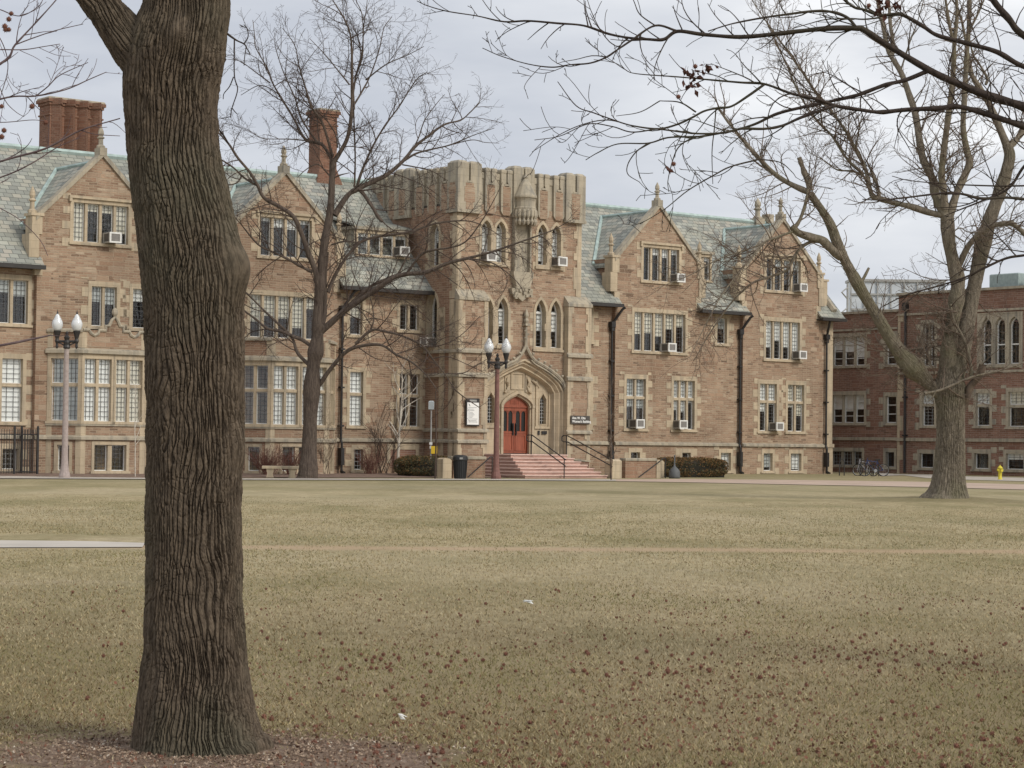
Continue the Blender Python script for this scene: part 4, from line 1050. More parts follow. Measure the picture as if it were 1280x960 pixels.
# bicycle
def bicycle(loc,rz,label,frame,sc=1.0):
    o=empty('bicycle',loc,rz,label,'bicycle','bicycles at the rack'); o.scale=(sc,)*3
    TY=MATS.get('tyre') or simple('tyre',(.02,.02,.02),.8); RIM=MATS.get('rim') or simple('rim',(.5,.5,.5),.3,metal=.7)
    for x in (-.53,.53):
        b=MB(); b.tube([(x+.33*math.cos(a),0,.34+.33*math.sin(a)) for a in [2*math.pi*i/24 for i in range(25)]],.022,6,cap=False); w=b.build('wheel',TY,o)
        b=MB(); b.tube([(x+.30*math.cos(a),0,.34+.30*math.sin(a)) for a in [2*math.pi*i/24 for i in range(25)]],.012,4,cap=False)
        for i in range(10): a=2*math.pi*i/10; b.tube([(x,0,.34),(x+.3*math.cos(a),0,.34+.3*math.sin(a))],.004,3)
        b.build('rim',RIM,w)
    b=MB()
    for A in ([(-.53,0,.34),(-.08,0,.30),(.40,0,.78)],[(-.20,0,.86),(-.08,0,.30)],[(-.18,0,.78),(.38,0,.84)],[(-.53,0,.34),(-.18,0,.76)],[(.53,0,.34),(.40,0,.80),(.37,0,.98)]): b.tube(A,.022,6)
    b.build('frame',frame,o)
    b=MB(); b.tube([(.33,-.27,1.0),(.38,0,1.0),(.33,.27,1.0)],.014,6); b.build('handlebar',IRON,o)
    b=MB(); b.prism([(-.34,.86),(-.08,.88),(-.06,.92),(-.34,.93)],-.06,.06); b.build('saddle',TY,o)
    b=MB(); b.tube([(-.08,-.06,.30),(-.08,.06,.30)],.09,12); b.tube([(-.08,.08,.30),(0,.1,.16)],.012,5); b.tube([(-.08,-.08,.30),(-.16,-.1,.44)],.012,5); b.build('crankset',RIM,o)
    return o
BLU=simple('blue_enamel',(.03,.045,.12),.35); SIL=simple('silver_enamel',(.45,.45,.5),.3)
pb=gpt(1090,596.5)
bicycle(pb+Vector((.10,0,0)),math.pi+.15,'dark blue bicycle leaning at the rack beyond the corner pier',BLU)
bicycle(pb+Vector((-.30,.35,0)),math.pi-.7,'silver bicycle seen nearly end on behind the dark blue one',SIL,.95)
o=empty('bicycle_rack',pb+Vector((-.1,.2,0)),.3,'low dark hoop rack holding the bicycles','bicycle rack')
for x in (-.4,0,.4): b=MB(); b.tube([(x,-.3,0),(x,-.3,.7),(x,-.15,.85),(x,.15,.85),(x,.3,.7),(x,.3,0)],.025,7); b.build('hoop',IRON,o)
pp=gpt(1052,596); o=empty('bollard_hoop',pp,0,'single dark bent hoop standing by the basement window of the red building','rack'); b=MB(); b.tube([(-.12,0,0),(-.12,0,.75),(-.05,0,.9),(.08,0,.9),(.14,0,.75),(.14,0,0)],.03,7); b.build('hoop',IRON,o)
# lit bulb seen through the ground floor window
EM=NT('bulb_glow'); EM.b.inputs['Emission Color'].default_value=(1,.55,.3,1); EM.b.inputs['Emission Strength'].default_value=7
o=empty('hanging_bulb',Wd(-22.75,-.75,4.05),0,'small glowing orange bulb inside the dark two-light window','lamp')
b=MB(); b.smooth=True; b.lathe([(.01,-.07),(.06,-.04),(.075,0),(.06,.04),(.02,.08)],k=12); b.build('bulb',EM.mat,o); b=MB(); b.tube([(0,0,.08),(0,0,.9)],.006,4); b.build('cord',IRON,o)
# paper scraps
for (x,y),lb in (((660,760),'crumpled white paper scrap on the lawn below the steps'),((503,909),'tiny white paper scrap on the near grass right of the trunk')):
    p=gpt(x,y); o=MB(); rr=random.Random(int(x)); 
    v=[(rr.uniform(-.05,.05)*(1.2 if x==660 else .6),rr.uniform(-.05,.05)*(1.2 if x==660 else .6),rr.uniform(.01,.05)) for i in range(7)]
    idx=[o.P(q) for q in v]
    for a in range(5): o.fi([idx[a],idx[a+1],idx[(a+2)%7]])
    q=o.build('paper_scrap',NOTE); q.location=p+Vector((0,0,.03)); tag(q,lb,'litter')
# ================================================================== trees
def cr(P, per=6):
    """Catmull-Rom through rows of P (any number of columns)"""
    P=np.asarray(P,float)
    if len(P)<3: 
        t=np.linspace(0,1,per+1)[:,None]; return P[0]*(1-t)+P[-1]*t
    Q=np.vstack([2*P[0]-P[1],P,2*P[-1]-P[-2]]); out=[]
    for i in range(1,len(Q)-2):
        a,b,c,d=Q[i-1],Q[i],Q[i+1],Q[i+2]
        for t in np.arange(per)/per:
            out.append(.5*((2*b)+(-a+c)*t+(2*a-5*b+4*c-d)*t*t+(-a+3*b-3*c+d)*t**3))
    out.append(P[-1]); return np.array(out)
class Tubes:
    def __init__(s): s.v=[]; s.f=[]; s.n=0
    def add(s, pts, rad, k=4):
        pts=np.asarray(pts,float); m=len(pts); rad=np.broadcast_to(np.asarray(rad,float),(m,))
        t=np.gradient(pts,axis=0); t/=np.linalg.norm(t,axis=1)[:,None]+1e-9
        ref=np.array([.3,.95,.1]); x=np.cross(t,ref); nx=np.linalg.norm(x,axis=1)[:,None]; x=x/(nx+1e-9); y=np.cross(t,x)
        a=2*np.pi*np.arange(k)/k
        V=pts[:,None,:]+rad[:,None,None]*(x[:,None,:]*np.cos(a)[None,:,None]+y[:,None,:]*np.sin(a)[None,:,None])
        s.v.append(V.reshape(-1,3)); i=np.arange(m-1)[:,None]*k; j=np.arange(k)[None,:]; j2=(j+1)%k
        F=np.stack([i+j,i+j2,i+k+j2,i+k+j],-1).reshape(-1,4)+s.n; s.f.append(F); s.n+=m*k
    def build(s,name,mat,parent,origin=None,smooth=True):
        if not s.v: return None
        V=np.vstack(s.v); 
        if origin is not None: V=V-np.array(origin)
        return from_np(name,V,np.vstack(s.f),mat,parent,smooth)
def unit(v): return v/(np.linalg.norm(v)+1e-9)
def grow(tb, p, d, L, r, lev, cfg, rg):
    seg=cfg['seg'][lev]; n=max(3,int(L/seg)+1); pts=[p]; dd=unit(d); st=L/(n-1)
    cu=rg.normal(0,cfg['wob'][lev]*.8,3)
    for i in range(n-1):
        cu=cu*.82+rg.normal(0,cfg['wob'][lev]*.42,3); dd=unit(dd+cu+np.array([0,0,cfg['up'][lev]])); pts.append(pts[-1]+dd*st)
    pts=np.array(pts); rr=np.linspace(r,max(cfg['rmin'],r*.35),n); tb.add(pts,rr,cfg['k'][lev])
    if lev+1<len(cfg['seg']):
        m=rg.poisson(cfg['dens'][lev]*L)
        if m: children(tb,pts,rr,m,lev+1,cfg,rg,L*cfg['lr'][lev],.12)
def children(tb,pts,rr,m,lev,cfg,rg,Lc,t0=.1,rcap=1e9):
    N=len(pts)
    for j in range(m):
        t=t0+(1-t0)*(j+rg.random())/m; x=t*(N-1); i=min(N-2,int(x)); f=x-i
        p=pts[i]*(1-f)+pts[i+1]*f; d=unit(pts[i+1]-pts[i]); r0=min(rr[i]*.6,cfg['rch'][lev])
        ang=R(rg.uniform(*cfg['ang'])); q=unit(np.cross(d,rg.normal(0,1,3))); nd=d*math.cos(ang)+q*math.sin(ang)
        nd[1]*=cfg.get('flat',1)
        nd=unit(nd+np.array([0,0,cfg['up'][lev]*2]))
        grow(tb,p,nd,Lc*rg.uniform(.55,1.25)*(1-.45*t),max(r0,cfg['rmin']),lev,cfg,rg)
class TracedTree:
    def __init__(s,name,label,cat,base,Y,cfg,seed,barkm,twigm,group=None,limbname='limb',drift=.45,Hs=1.0):
        s.o=empty(name,base,0,label,cat,group); s.base=np.array(base); s.Y=Y; s.cfg=cfg; s.rg=np.random.default_rng(seed); s.bark=barkm; s.twm=twigm
        s.tw=Tubes(); s.px=[]; s.dep=[]; s.limbname=limbname; s.drift=drift; s.nl=0
    def branch(s,pts,w0,w1,drift=None,twigs=1.0,part=None,k=8,Y0=None,Y1=None,tl=1.0,jit=.0,t0=.1,ws=None,obj=None):
        P=np.array([(a[0],a[1]) for a in pts],float)
        cum=np.r_[0,np.cumsum(np.hypot(*np.diff(P,axis=0).T))]; T=cum/cum[-1]
        W=np.array(ws,float) if ws else w0+(w1-w0)*T
        if k<12 and s.limbname=='limb': W=W*.88
        if Y0 is None:
            if s.px:
                A=np.array(s.px); d=np.hypot(A[:,0]-P[0,0],A[:,1]-P[0,1]); Y0=s.dep[int(d.argmin())]
            else: Y0=s.Y
        ppm=FOC/s.Y; Lm=cum[-1]/ppm
        if Y1 is None:
            dr=s.rg.uniform(-1,1)*s.drift if drift is None else drift
            Y1=Y0+dr*Lm
        Yd=Y0+(Y1-Y0)*T
        Q=cr(np.column_stack([P,W,Yd]),7)
        if jit: Q[1:-1,:2]+=s.rg.normal(0,jit,(len(Q)-2,2))
        pts3=np.array([at(q[0],q[1],q[3]) for q in Q]); rad=Q[:,2]/2*(Q[:,3]/FOC)
        if len(Q)>8: rad=rad*(1+.09*np.interp(np.arange(len(Q)),np.arange(0,len(Q)+3,3),s.rg.normal(0,1,len(np.arange(0,len(Q)+3,3))))) if W[0]>2.5 else rad
        s.px+= [tuple(q[:2]) for q in Q]; s.dep+=list(Q[:,3])
        if k>=14:
            st=max(1,len(pts3)//14); ii=list(range(0,len(pts3)-1,st))+[len(pts3)-1]
            barked(part or s.limbname,s.bark,s.o,s.base,pts3[ii],rad[ii],int(Lm/.022)+20,150,16,3.2,.022,seed=int(s.rg.integers(99)))
            if twigs>0: children(s.tw,pts3,rad,s.rg.poisson(s.cfg['dens0']*Lm*twigs),0,s.cfg,s.rg,s.cfg['L0']*tl,t0)
            return pts3,rad
        tb=Tubes() if part is not None or w0*.8>1.6*1.0 else s.tw
        tb.add(pts3,np.maximum(rad,s.cfg['rmin']),k if w0>3 else 5)
        if tb is not s.tw: tb.build(part or s.limbname,s.bark,s.o,s.base)
        if twigs>0:
            m=s.rg.poisson(s.cfg['dens0']*Lm*twigs)
            children(s.tw,pts3,rad,m,0,s.cfg,s.rg,s.cfg['L0']*tl,t0)
        return pts3,rad
    def tip(s,pts3,rad,n=3):
        pass
    def done(s): return s.tw.build('twigs',s.twm,s.o,s.base)

# trunk as a dense ridged surface
def vnoise(x,y,z,seed=0):
    def h(i,j,k):
        n=(i*374761393+j*668265263+k*1274126177+seed*974634777)&0xffffffff
        n=((n^(n>>13))*1274126177)&0xffffffff; n=n^(n>>16); return (n&0xffff)/65535.0*2-1
    xi=np.floor(x).astype(np.int64); yi=np.floor(y).astype(np.int64); zi=np.floor(z).astype(np.int64)
    xf=x-xi; yf=y-yi; zf=z-zi; u=xf*xf*(3-2*xf); v=yf*yf*(3-2*yf); w=zf*zf*(3-2*zf)
    def L(a,b,t): return a+(b-a)*t
    return L(L(L(h(xi,yi,zi),h(xi+1,yi,zi),u),L(h(xi,yi+1,zi),h(xi+1,yi+1,zi),u),v),L(L(h(xi,yi,zi+1),h(xi+1,yi,zi+1),u),L(h(xi,yi+1,zi+1),h(xi+1,yi+1,zi+1),u),v),w)
def barked(name,mat,parent,origin,axis,rad,nr,nc,fs,fz,amp,flare=None,knobs=(),seed=0,cap=False):
    """axis: (m,3) centre line, rad: (m,), resampled to nr rings of nc points with bark relief"""
    A=cr(np.column_stack([axis,rad]),10); cum=np.r_[0,np.cumsum(np.linalg.norm(np.diff(A[:,:3],axis=0),axis=1))]
    s=np.linspace(0,cum[-1],nr); Q=np.column_stack([np.interp(s,cum,A[:,i]) for i in range(4)])
    t=np.gradient(Q[:,:3],axis=0); t/=np.linalg.norm(t,axis=1)[:,None]
    x=np.cross(t,np.array([0,1.0,0])); x/=np.linalg.norm(x,axis=1)[:,None]; y=np.cross(t,x)
    th=2*np.pi*np.arange(nc)/nc; c,sn=np.cos(th),np.sin(th); Rr=Q[:,3][:,None]*np.ones(nc)[None]
    rm=np.median(Q[:,3]); cx=c[None,:]*rm+0*s[:,None]; cy=sn[None,:]*rm+0*s[:,None]; zz=s[:,None]+0*c[None,:]
    if flare is not None: Rr=Rr*(1+flare(s)[:,None]*(.55*np.cos(5*th+.7)+.35*np.cos(3*th+2)+.25*np.cos(8*th))[None,:])
    wx=vnoise(cx*2.2,cy*2.2,zz*1.1,seed+5)*.09/ max(rm,.25)*rm*1.2; wz=vnoise(cx*3,cy*3,zz*.9,seed+6)*.25
    def ridged(f,g,sd): return np.abs(vnoise((cx+wx)*f,(cy+wx*.6)*f,(zz+wz)*g,sd))
    n1=ridged(fs,fz,seed); n2=ridged(fs*1.25,fz*1.5,seed+1); n3=ridged(fs*3.6,fz*6,seed+2)
    TH2=th[None,:]+0*s[:,None]; K=2*int(round(rm*2*np.pi*fs/2.0)); K2=2*int(round(K*.36))
    w1=vnoise(cx*5,cy*5,zz*1.9,seed+31)*.16+vnoise(cx*13,cy*13,zz*5.5,seed+32)*.075+vnoise(cx*34,cy*34,zz*17,seed+36)*.016
    w2=vnoise(cx*4,cy*4,zz*1.6,seed+33)*.30+vnoise(cx*10,cy*10,zz*6.5,seed+34)*.13+vnoise(cx*30,cy*30,zz*20,seed+37)*.02
    sc_=.26/max(rm,.1)
    msk=np.clip(.5+1.6*vnoise(cx*4,cy*4,zz*2.2,seed+41),0,1); K3=2*int(round(K*.36)) ; g1=np.abs(np.sin(K/2*(TH2+w1*sc_)));g2=np.abs(np.sin(K3*(TH2+w2*.55*sc_+w1*.5*sc_+.2)));
    f1=np.clip((g1*(1-msk)+np.minimum(g1*1.5,g2)*msk)/.55,0,1)**.7; f2=np.clip(np.abs(np.sin(K2/2*(TH2+w2*sc_+.5)))/.42,0,1)**.75
    crk=np.clip(np.abs(vnoise(cx*24+3*zz,cy*24,zz*19+5*cx+2.5*vnoise(cx*9,cy*9,zz*4,seed+61),seed+35))/.16,0,1); pl=vnoise(cx*26,cy*26,zz*11,seed+44)
    hgt=np.minimum(f1,.2+.8*f2)*(.70+.30*crk)*(.85+.30*pl)+.16*vnoise(cx*14,cy*14,zz*5,seed+38)+.12*(n3-.4)+.10*vnoise(cx*fs*5,cy*fs*5,zz*fz*14,seed+3)
    fl=vnoise(cx*1.6,cy*1.6,zz*.7,seed+9)*.6
    soft=np.ones_like(hgt)
    for (kz,ka,kh,ka2,kr,sf) in knobs:   # (height, angle, vertical size, angular size, bulge, smoothing)
        g=np.exp(-((zz-kz)/kh)**2-((np.angle(np.exp(1j*(th-ka))))[None,:]/ka2)**2); Rr=Rr+kr*g; soft*=1-sf*np.clip(g*1.5,0,1)
    Rr=Rr+amp*(hgt-.8)*soft+amp*.6*fl
    V=Q[:,None,:3]+Rr[:,:,None]*(x[:,None,:]*c[None,:,None]+y[:,None,:]*sn[None,:,None])
    i=np.arange(nr-1)[:,None]*nc; j=np.arange(nc)[None,:]; j2=(j+1)%nc
    F=np.stack([i+j,i+j2,i+nc+j2,i+nc+j],-1).reshape(-1,4)
    return from_np(name,V.reshape(-1,3)-np.array(origin),F,mat,parent,False)
# ---------- middle tree
b0=gpt(385,598.5); YM=b0.y
cfgM=dict(seg=[.26,.17,.13],wob=[.13,.16,.2],up=[.018,.015,.01],rmin=.0048,k=[5,3,3],dens=[4.4,4.6,0],lr=[.50,.5,.5],ang=(30,70),rch=[.026,.012,.006],dens0=2.1,L0=2.6)
M=TracedTree('bare_tree','tall bare dark-branched tree rising from the walk in front of the bay window','tree',b0,YM,cfgM,5,BARKM,TWIGM,drift=.35)
M.branch([(384,600),(385,592),(386,575),(388,520),(390,480),(392,455),(396,430),(398,405)],0,0,ws=[33,25,20,19,19,18.5,17.5,16],part='trunk',k=16,Y0=YM,Y1=YM,twigs=.15,t0=.5,tl=.6)
mb=lambda pts,w0,w1,**kw: M.branch(pts,w0,w1,**kw)
mb([(397,415),(398,386),(400,357),(403,326),(407,295),(412,270),(414,249),(415,222),(416,200)],14,8,drift=.02,part='stem',k=12,twigs=.7,tl=.8)
mb([(400,412),(405,395),(406,374),(406,345),(409,315)],9,6,drift=.1,part='stem')
mb([(397,370),(395,342),(385,315),(376,290),(366,270),(347,257),(330,247),(322,232),(312,215),(297,197),(286,180),(274,167),(262,155)],9,2.5,drift=-.2)
mb([(318,230),(305,222),(291,209),(274,198)],3.5,2); mb([(303,219),(295,229),(280,231),(268,226)],2.5,1.2)
mb([(391,340),(378,334),(360,324),(341,315),(322,305),(301,280),(292,270)],4.5,1.5)
mb([(416,203),(403,181),(387,177),(378,169),(366,146),(353,125),(341,104),(334,85),(320,60),(318,42),(316,25)],5,.9)
mb([(399,181),(387,165),(376,146),(368,121),(355,92),(345,62),(343,48)],3,.8); mb([(353,125),(347,117),(332,108),(320,108),(301,119)],2,.8); mb([(338,104),(322,92),(301,77),(285,74)],2,.8)
mb([(416,196),(403,154),(389,133),(382,110),(374,83),(368,56),(353,35)],4.5,.9); mb([(422,185),(420,170),(412,155),(398,140),(385,128),(372,124)],2.5,1)
mb([(395,177),(364,174),(328,173),(318,166)],2.4,.8)
mb([(416,205),(424,192),(434,173),(439,146),(440,104),(439,52),(432,27),(416,0),(410,-15)],7,1.2)
mb([(437,106),(420,85),(407,69),(387,48)],2.4,.8); mb([(440,128),(445,94),(453,62),(453,21),(445,0),(442,-15)],3.2,1)
mb([(440,135),(451,117),(463,94),(474,62),(480,35),(490,21)],3.2,.9); mb([(457,100),(482,81),(509,69),(530,58)],2.4,.8); mb([(443,137),(440,83),(438,42),(430,21),(428,0)],2.6,.8); mb([(444,98),(453,70),(454,40),(458,10),(460,-10)],2.4,.8)
mb([(418,269),(434,245),(447,236),(468,226),(484,218),(503,202),(519,183),(534,171),(555,156),(576,150),(588,140),(600,128)],9,1.2,drift=.25)
mb([(505,201),(520,192),(538,187),(563,181),(592,169),(618,160)],3.2,.8); mb([(563,181),(590,175),(606,178),(624,179)],1.8,.7)
mb([(445,238),(452,215),(467,181),(482,156),(499,133),(509,117),(522,98),(534,90)],4.5,1)
mb([(443,234),(444,198),(443,167),(442,135)],3.2,2); mb([(503,206),(520,209),(538,213),(560,226)],2.3,.8); mb([(516,188),(524,170),(531,150),(547,128),(556,118)],2.2,.8)
mb([(447,235),(454,242),(465,258),(472,270),(478,277)],6,4.5,twigs=.3)
mb([(402,414),(413,404),(429,390),(452,374),(475,358),(500,344),(533,340),(560,329),(592,321),(620,313),(660,299),(690,288),(712,276)],9,1,drift=-.15)
mb([(418,398),(440,378),(462,359),(480,350),(498,343)],6,4)
mb([(508,342),(527,318),(545,312),(560,310),(582,302),(603,275),(620,245),(628,228)],3.6,.8); mb([(579,323),(606,326),(625,334),(647,353),(655,368)],2.6,.8); mb([(620,313),(645,318),(665,330)],1.8,.8)
mb([(498,342),(511,318),(528,300),(540,290)],3,1)
mb([(410,365),(420,342),(434,320),(449,303),(443,307),(465,297),(511,290),(546,279),(582,276),(606,283),(630,298)],6,.9,drift=.2)
mb([(414,306),(430,302),(447,303)],3,1.5); mb([(414,224),(425,219),(437,216)],3,1.2)
mb([(399,482),(411,464),(429,443),(445,434),(475,431),(495,443),(515,453),(533,469),(548,490)],7,1.4,drift=-.3)
mb([(444,430),(464,413),(480,414),(497,418),(515,425),(529,433),(541,449),(557,469),(569,487),(584,499),(600,510)],4.2,1.2,drift=-.1)
mb([(557,467),(580,466),(594,457),(602,454)],2.2,.9); mb([(541,448),(560,446),(585,456),(606,466)],1.6,.7); mb([(463,413),(467,400),(465,380),(460,365)],2.6,1); mb([(529,433),(550,432),(575,420),(600,395)],1.8,.8)
mb([(386,456),(372,441),(365,422),(349,406),(330,388),(312,370),(303,362)],5.5,2.5); mb([(388,432),(378,425),(365,420),(351,414),(335,411),(321,400),(305,388),(292,376)],5.5,2.5)
mb([(335,411),(315,415),(300,428)],2,1); mb([(414,222),(399,206),(389,208),(380,214),(372,222)],2.5,1)
mb([(475,358),(500,372),(520,385),(538,402)],1.8,.7); mb([(430,390),(452,400),(470,398),(500,408)],2,.8)
M.done()

# ---------- big right tree
b1=gpt(1184,627); YR=b1.y
cfgR=dict(seg=[.18,.12,.10],wob=[.16,.2,.22],up=[.05,.03,.0],rmin=.0045,k=[5,3,3],dens=[4.0,4.2,0],lr=[.5,.5,.5],ang=(30,75),rch=[.022,.011,.007],dens0=5.2,L0=1.75)
TR=TracedTree('bare_tree','massive grey-barked tree with flared base on the right of the lawn','tree',b1,YR,cfgR,8,BARKR,TWIGL,drift=.35)
rb=lambda pts,w0,w1,**kw: TR.branch(pts,w0,w1,**kw)
tr_px=[(1184,640,92),(1184,627,70),(1185,618,54),(1186,604,43),(1187,585,38),(1188,560,36),(1188,530,35),(1188,505,37),(1187,485,40),(1187,474,34),(1187,460,24),(1188,448,12),(1188,440,2)]
ax=np.array([at(x,y,YR) for x,y,w in tr_px]); rd=np.array([w/2*YR/FOC for x,y,w in tr_px])
barked('trunk',BARKR,TR.o,b1,ax,rd,480,320,16,3.2,.045,flare=lambda s:.20*np.exp(-s/.45),seed=40)
TR.px+=[(x,y) for x,y,w in tr_px]; TR.dep+=[YR]*len(tr_px)
rb([(1187,500),(1172,490),(1161,479),(1148,466),(1138,456),(1130,447),(1112,422),(1097,396),(1079,367),(1065,342),(1050,313),(1040,285),(1028,264),(1012,241)],0,0,ws=[20,20,20,25,26,20,17,15,15,15,14,13,12,10],drift=-.12,k=14,twigs=.6)
rb([(1012,241),(990,231),(973,221),(958,208),(949,198),(926,172),(910,152),(897,134)],9,3)
rb([(1012,238),(1011,228),(1006,217),(1001,203),(999,197)],9,7,twigs=.2,drift=.1)
rb([(1052,321),(1037,309),(1027,300),(1012,296),(998,291),(990,283)],15,9,drift=-.2,twigs=.4)
rb([(991,287),(998,278),(1004,264),(1008,248),(1010,236)],6,3.5); rb([(1010,250),(1018,215),(1022,190)],2,1)
rb([(1029,302),(1012,303),(998,313),(990,327),(983,338),(962,346),(942,353),(927,365),(912,381),(900,398),(885,420),(868,450)],5,1)
rb([(992,289),(973,296),(954,304),(937,325),(921,344),(900,372),(880,410),(862,447)],3.5,.8); rb([(954,304),(931,313),(900,323),(860,345),(815,362)],2.4,.7)
rb([(1077,352),(1081,345),(1086,335)],5,3.5,twigs=0)
rb([(1187,490),(1185,460),(1187,432),(1191,400),(1196,372),(1197,350),(1191,325),(1186,300),(1184,272)],0,0,ws=[26,24,21,20,20,19,17,17,16],drift=.0,k=14,twigs=.35,part='stem')
rb([(1184,270),(1163,266),(1138,258),(1118,254),(1101,249),(1089,245)],10,7)
rb([(1090,246),(1085,232),(1079,220),(1065,214),(1046,212),(1029,200),(1010,190)],4,1)
rb([(1089,245),(1082,212),(1070,188),(1059,167),(1038,137),(1022,119),(1003,90),(983,62),(960,30),(940,0),(930,-20)],5.5,1.2); rb([(1080,218),(1059,199),(1040,170),(1022,151),(1001,121),(978,69),(956,23),(950,0)],4,.9)
rb([(1070,188),(1073,165),(1078,142)],2.5,1.2); rb([(1100,249),(1098,237),(1092,221),(1083,200)],5,2); rb([(1001,121),(990,90),(970,55),(960,20)],1.8,.8); rb([(1040,137),(1010,100),(985,50),(968,0)],2,.8)
rb([(1183,272),(1176,258),(1169,242),(1167,227),(1159,210),(1153,196),(1149,173),(1144,142),(1136,117),(1126,90),(1113,69),(1108,54),(1103,27),(1098,8),(1095,-20)],14,4)
rb([(1114,70),(1117,60),(1113,31),(1111,0),(1110,-20)],6,3.5); rb([(1126,88),(1133,66),(1139,48),(1146,30),(1153,6),(1157,-10)],3,1)
rb([(1181,268),(1180,242),(1177,221),(1179,195),(1184,156),(1189,115),(1192,83),(1193,52),(1196,21),(1195,-20)],11,4.5); rb([(1191,48),(1187,32),(1182,0),(1180,-20)],5,3)
rb([(1186,275),(1191,256),(1198,236),(1206,219),(1212,203),(1209,190),(1204,162),(1205,133),(1207,94),(1209,62),(1211,31),(1213,-20)],12,5); rb([(1209,62),(1203,30),(1196,5),(1190,-15)],4,2); rb([(1211,40),(1222,18),(1232,-5)],3.5,2)
rb([(1192,480),(1202,440),(1210,400),(1222,337),(1230,300),(1238,272),(1247,248),(1255,225),(1262,196),(1259,181)],0,0,ws=[22,20,19,19,19,17,16,15,14,13],k=14,drift=.08,twigs=.35,part='stem')
rb([(1259,183),(1247,154),(1236,129),(1226,112),(1215,94),(1210,70)],12,6,drift=.1); rb([(1262,183),(1274,170),(1290,145),(1310,110),(1330,60)],10,5); rb([(1232,106),(1234,98),(1226,83),(1217,70),(1212,50)],4.5,2)
rb([(1199,332),(1209,310),(1222,294),(1238,283),(1261,279),(1270,283),(1280,291),(1300,305),(1330,330)],9,6,drift=-.3); rb([(1262,279),(1267,262),(1278,250),(1290,238)],2.2,1); rb([(1205,302),(1192,292),(1200,285),(1210,290),(1225,290),(1250,284),(1270,275)],2.2,.8)
rb([(1198,520),(1206,507),(1213,484),(1224,471),(1229,456)],0,0,ws=[12,12,11,11,12],k=10,twigs=.3,drift=-.3)
rb([(1214,474),(1214,462),(1208,432),(1200,415),(1192,400),(1188,380)],6,3)
rb([(1156,492),(1177,487),(1203,476),(1219,470),(1250,463),(1280,453),(1310,440)],4,1.2,Y0=YR-.8,drift=.1); rb([(1170,488),(1166,496),(1160,502)],2.5,1.5,Y0=YR-.8)
# epicormic shoots hanging round the forks
for (x,y) in ((1140,455),(1130,440),(1118,430),(1150,465),(1165,480),(1182,450),(1190,420),(1196,390),(1186,430),(1200,470),(1205,440),(1195,350),(1222,340),(1216,370),(1104,405),(1172,478)):
    for q in range(2):
        a=TR.rg.uniform(-2.9,.9) if q else TR.rg.uniform(2.6,3.6); L=TR.rg.uniform(35,95); rb([(x,y),(x+L*.5*math.cos(a),y+L*.5*math.sin(a)*.8+4),(x+L*math.cos(a),y+L*math.sin(a)*.8-4)],2.0,.7,twigs=.8,tl=.8)
TR.done()

# ---------- near tree, fills the left of the picture
nb=gpt(245,947); YN=nb.y+.34
N_=empty('tree',(nb.x,YN,H(nb.x,YN)),0,'big dark deeply furrowed tree trunk close by on the left','tree'); ppn=FOC/YN
npx=[(252,985,205),(251,965,196),(250,948,184),(247,930,166),(245,905,155),(244,870,144),(244,825,130),(244,780,124),(243,750,121),(243,700,119),(242,650,118),(243,600,117),(244,550,119),(245,500,121),(244,450,122),(244,415,122),(243,394,122),(241,350,125),(236,310,125),(229,262,121),(221,219,116),(216,175,113),(214,130,117),(215,95,124),(222,60,124),(232,20,112),(235,-30,106),(240,-120,102),(250,-260,98),(262,-420,90),(255,-600,80)]
ax=np.array([at(x,y,YN) for x,y,w in npx]); rd=np.array([w/2/ppn for x,y,w in npx])
hz=lambda y:(960-y)/ppn
barked('trunk',BARKN,N_,N_.location,ax,rd,1500,860,40,6.5,.024,flare=lambda s:.36*np.exp(-s/.12),seed=3,
    knobs=((hz(345)+.11,2.72,.12,.34,.07,.85),(hz(352)+.11,2.5,.28,.6,.008,.1),(hz(565)+.11,2.8,.12,.35,.022,.3),(hz(45)+.1,1.72,.09,.22,.045,.55),(hz(470)+.1,1.2,.2,.6,.012,0)))
lpx=[(236,150,60),(205,105,66),(170,62,62),(140,22,50),(112,-12,45),(80,-60,44),(40,-130,40),(-20,-220,36),(-90,-330,30)]
ax=np.array([at(x,y,YN-.02-.002*i) for i,(x,y,w) in enumerate(lpx)]); rd=np.array([w/2/ppn for x,y,w in lpx])
barked('limb',BARKN,N_,N_.location,ax,rd,480,440,40,6.5,.018,seed=21)
cfgN=dict(seg=[.05,.03,.025],wob=[.14,.18,.2],up=[.0,.02,.0],rmin=.0022,k=[5,4,3],dens=[5,4,0],lr=[.45,.4,.4],ang=(30,65),rch=[.006,.004,.003],dens0=2.5,L0=.22)
nt_=TracedTree('tmp','x','x',(0,0,0),YN,cfgN,4,TWIGN,TWIGN,drift=.3); bpy.data.objects.remove(nt_.o); nt_.o=N_; nt_.base=np.array(N_.location)
for P,a,b_ in (([(281,40),(295,50),(305,55),(309,61),(313,68)],3.2,1.6),([(293,50),(293,94),(297,112),(290,135),(288,147)],2.2,1.4),([(292,96),(287,108),(280,117),(279,124)],1.8,1.2),([(305,55),(310,46),(309,36),(305,31)],2,1.3),([(308,58),(306,70),(305,82)],1.6,1.2),([(290,135),(294,140),(297,143)],1.6,1.2),
               ([(272,160),(280,170),(286,180)],3,2.4)):
    nt_.branch(P,a,b_,twigs=.5,tl=.35)
# high limbs above the picture
for P,a,b_ in (([(245,-260),(380,-420),(560,-560),(760,-640)],60,12),([(255,-380),(120,-560),(-80,-700),(-300,-760)],55,10),([(255,-600),(330,-760),(300,-950),(380,-1150)],60,10)):
    nt_.branch(P,a,b_,twigs=1,tl=3,k=12)
nt_.done()

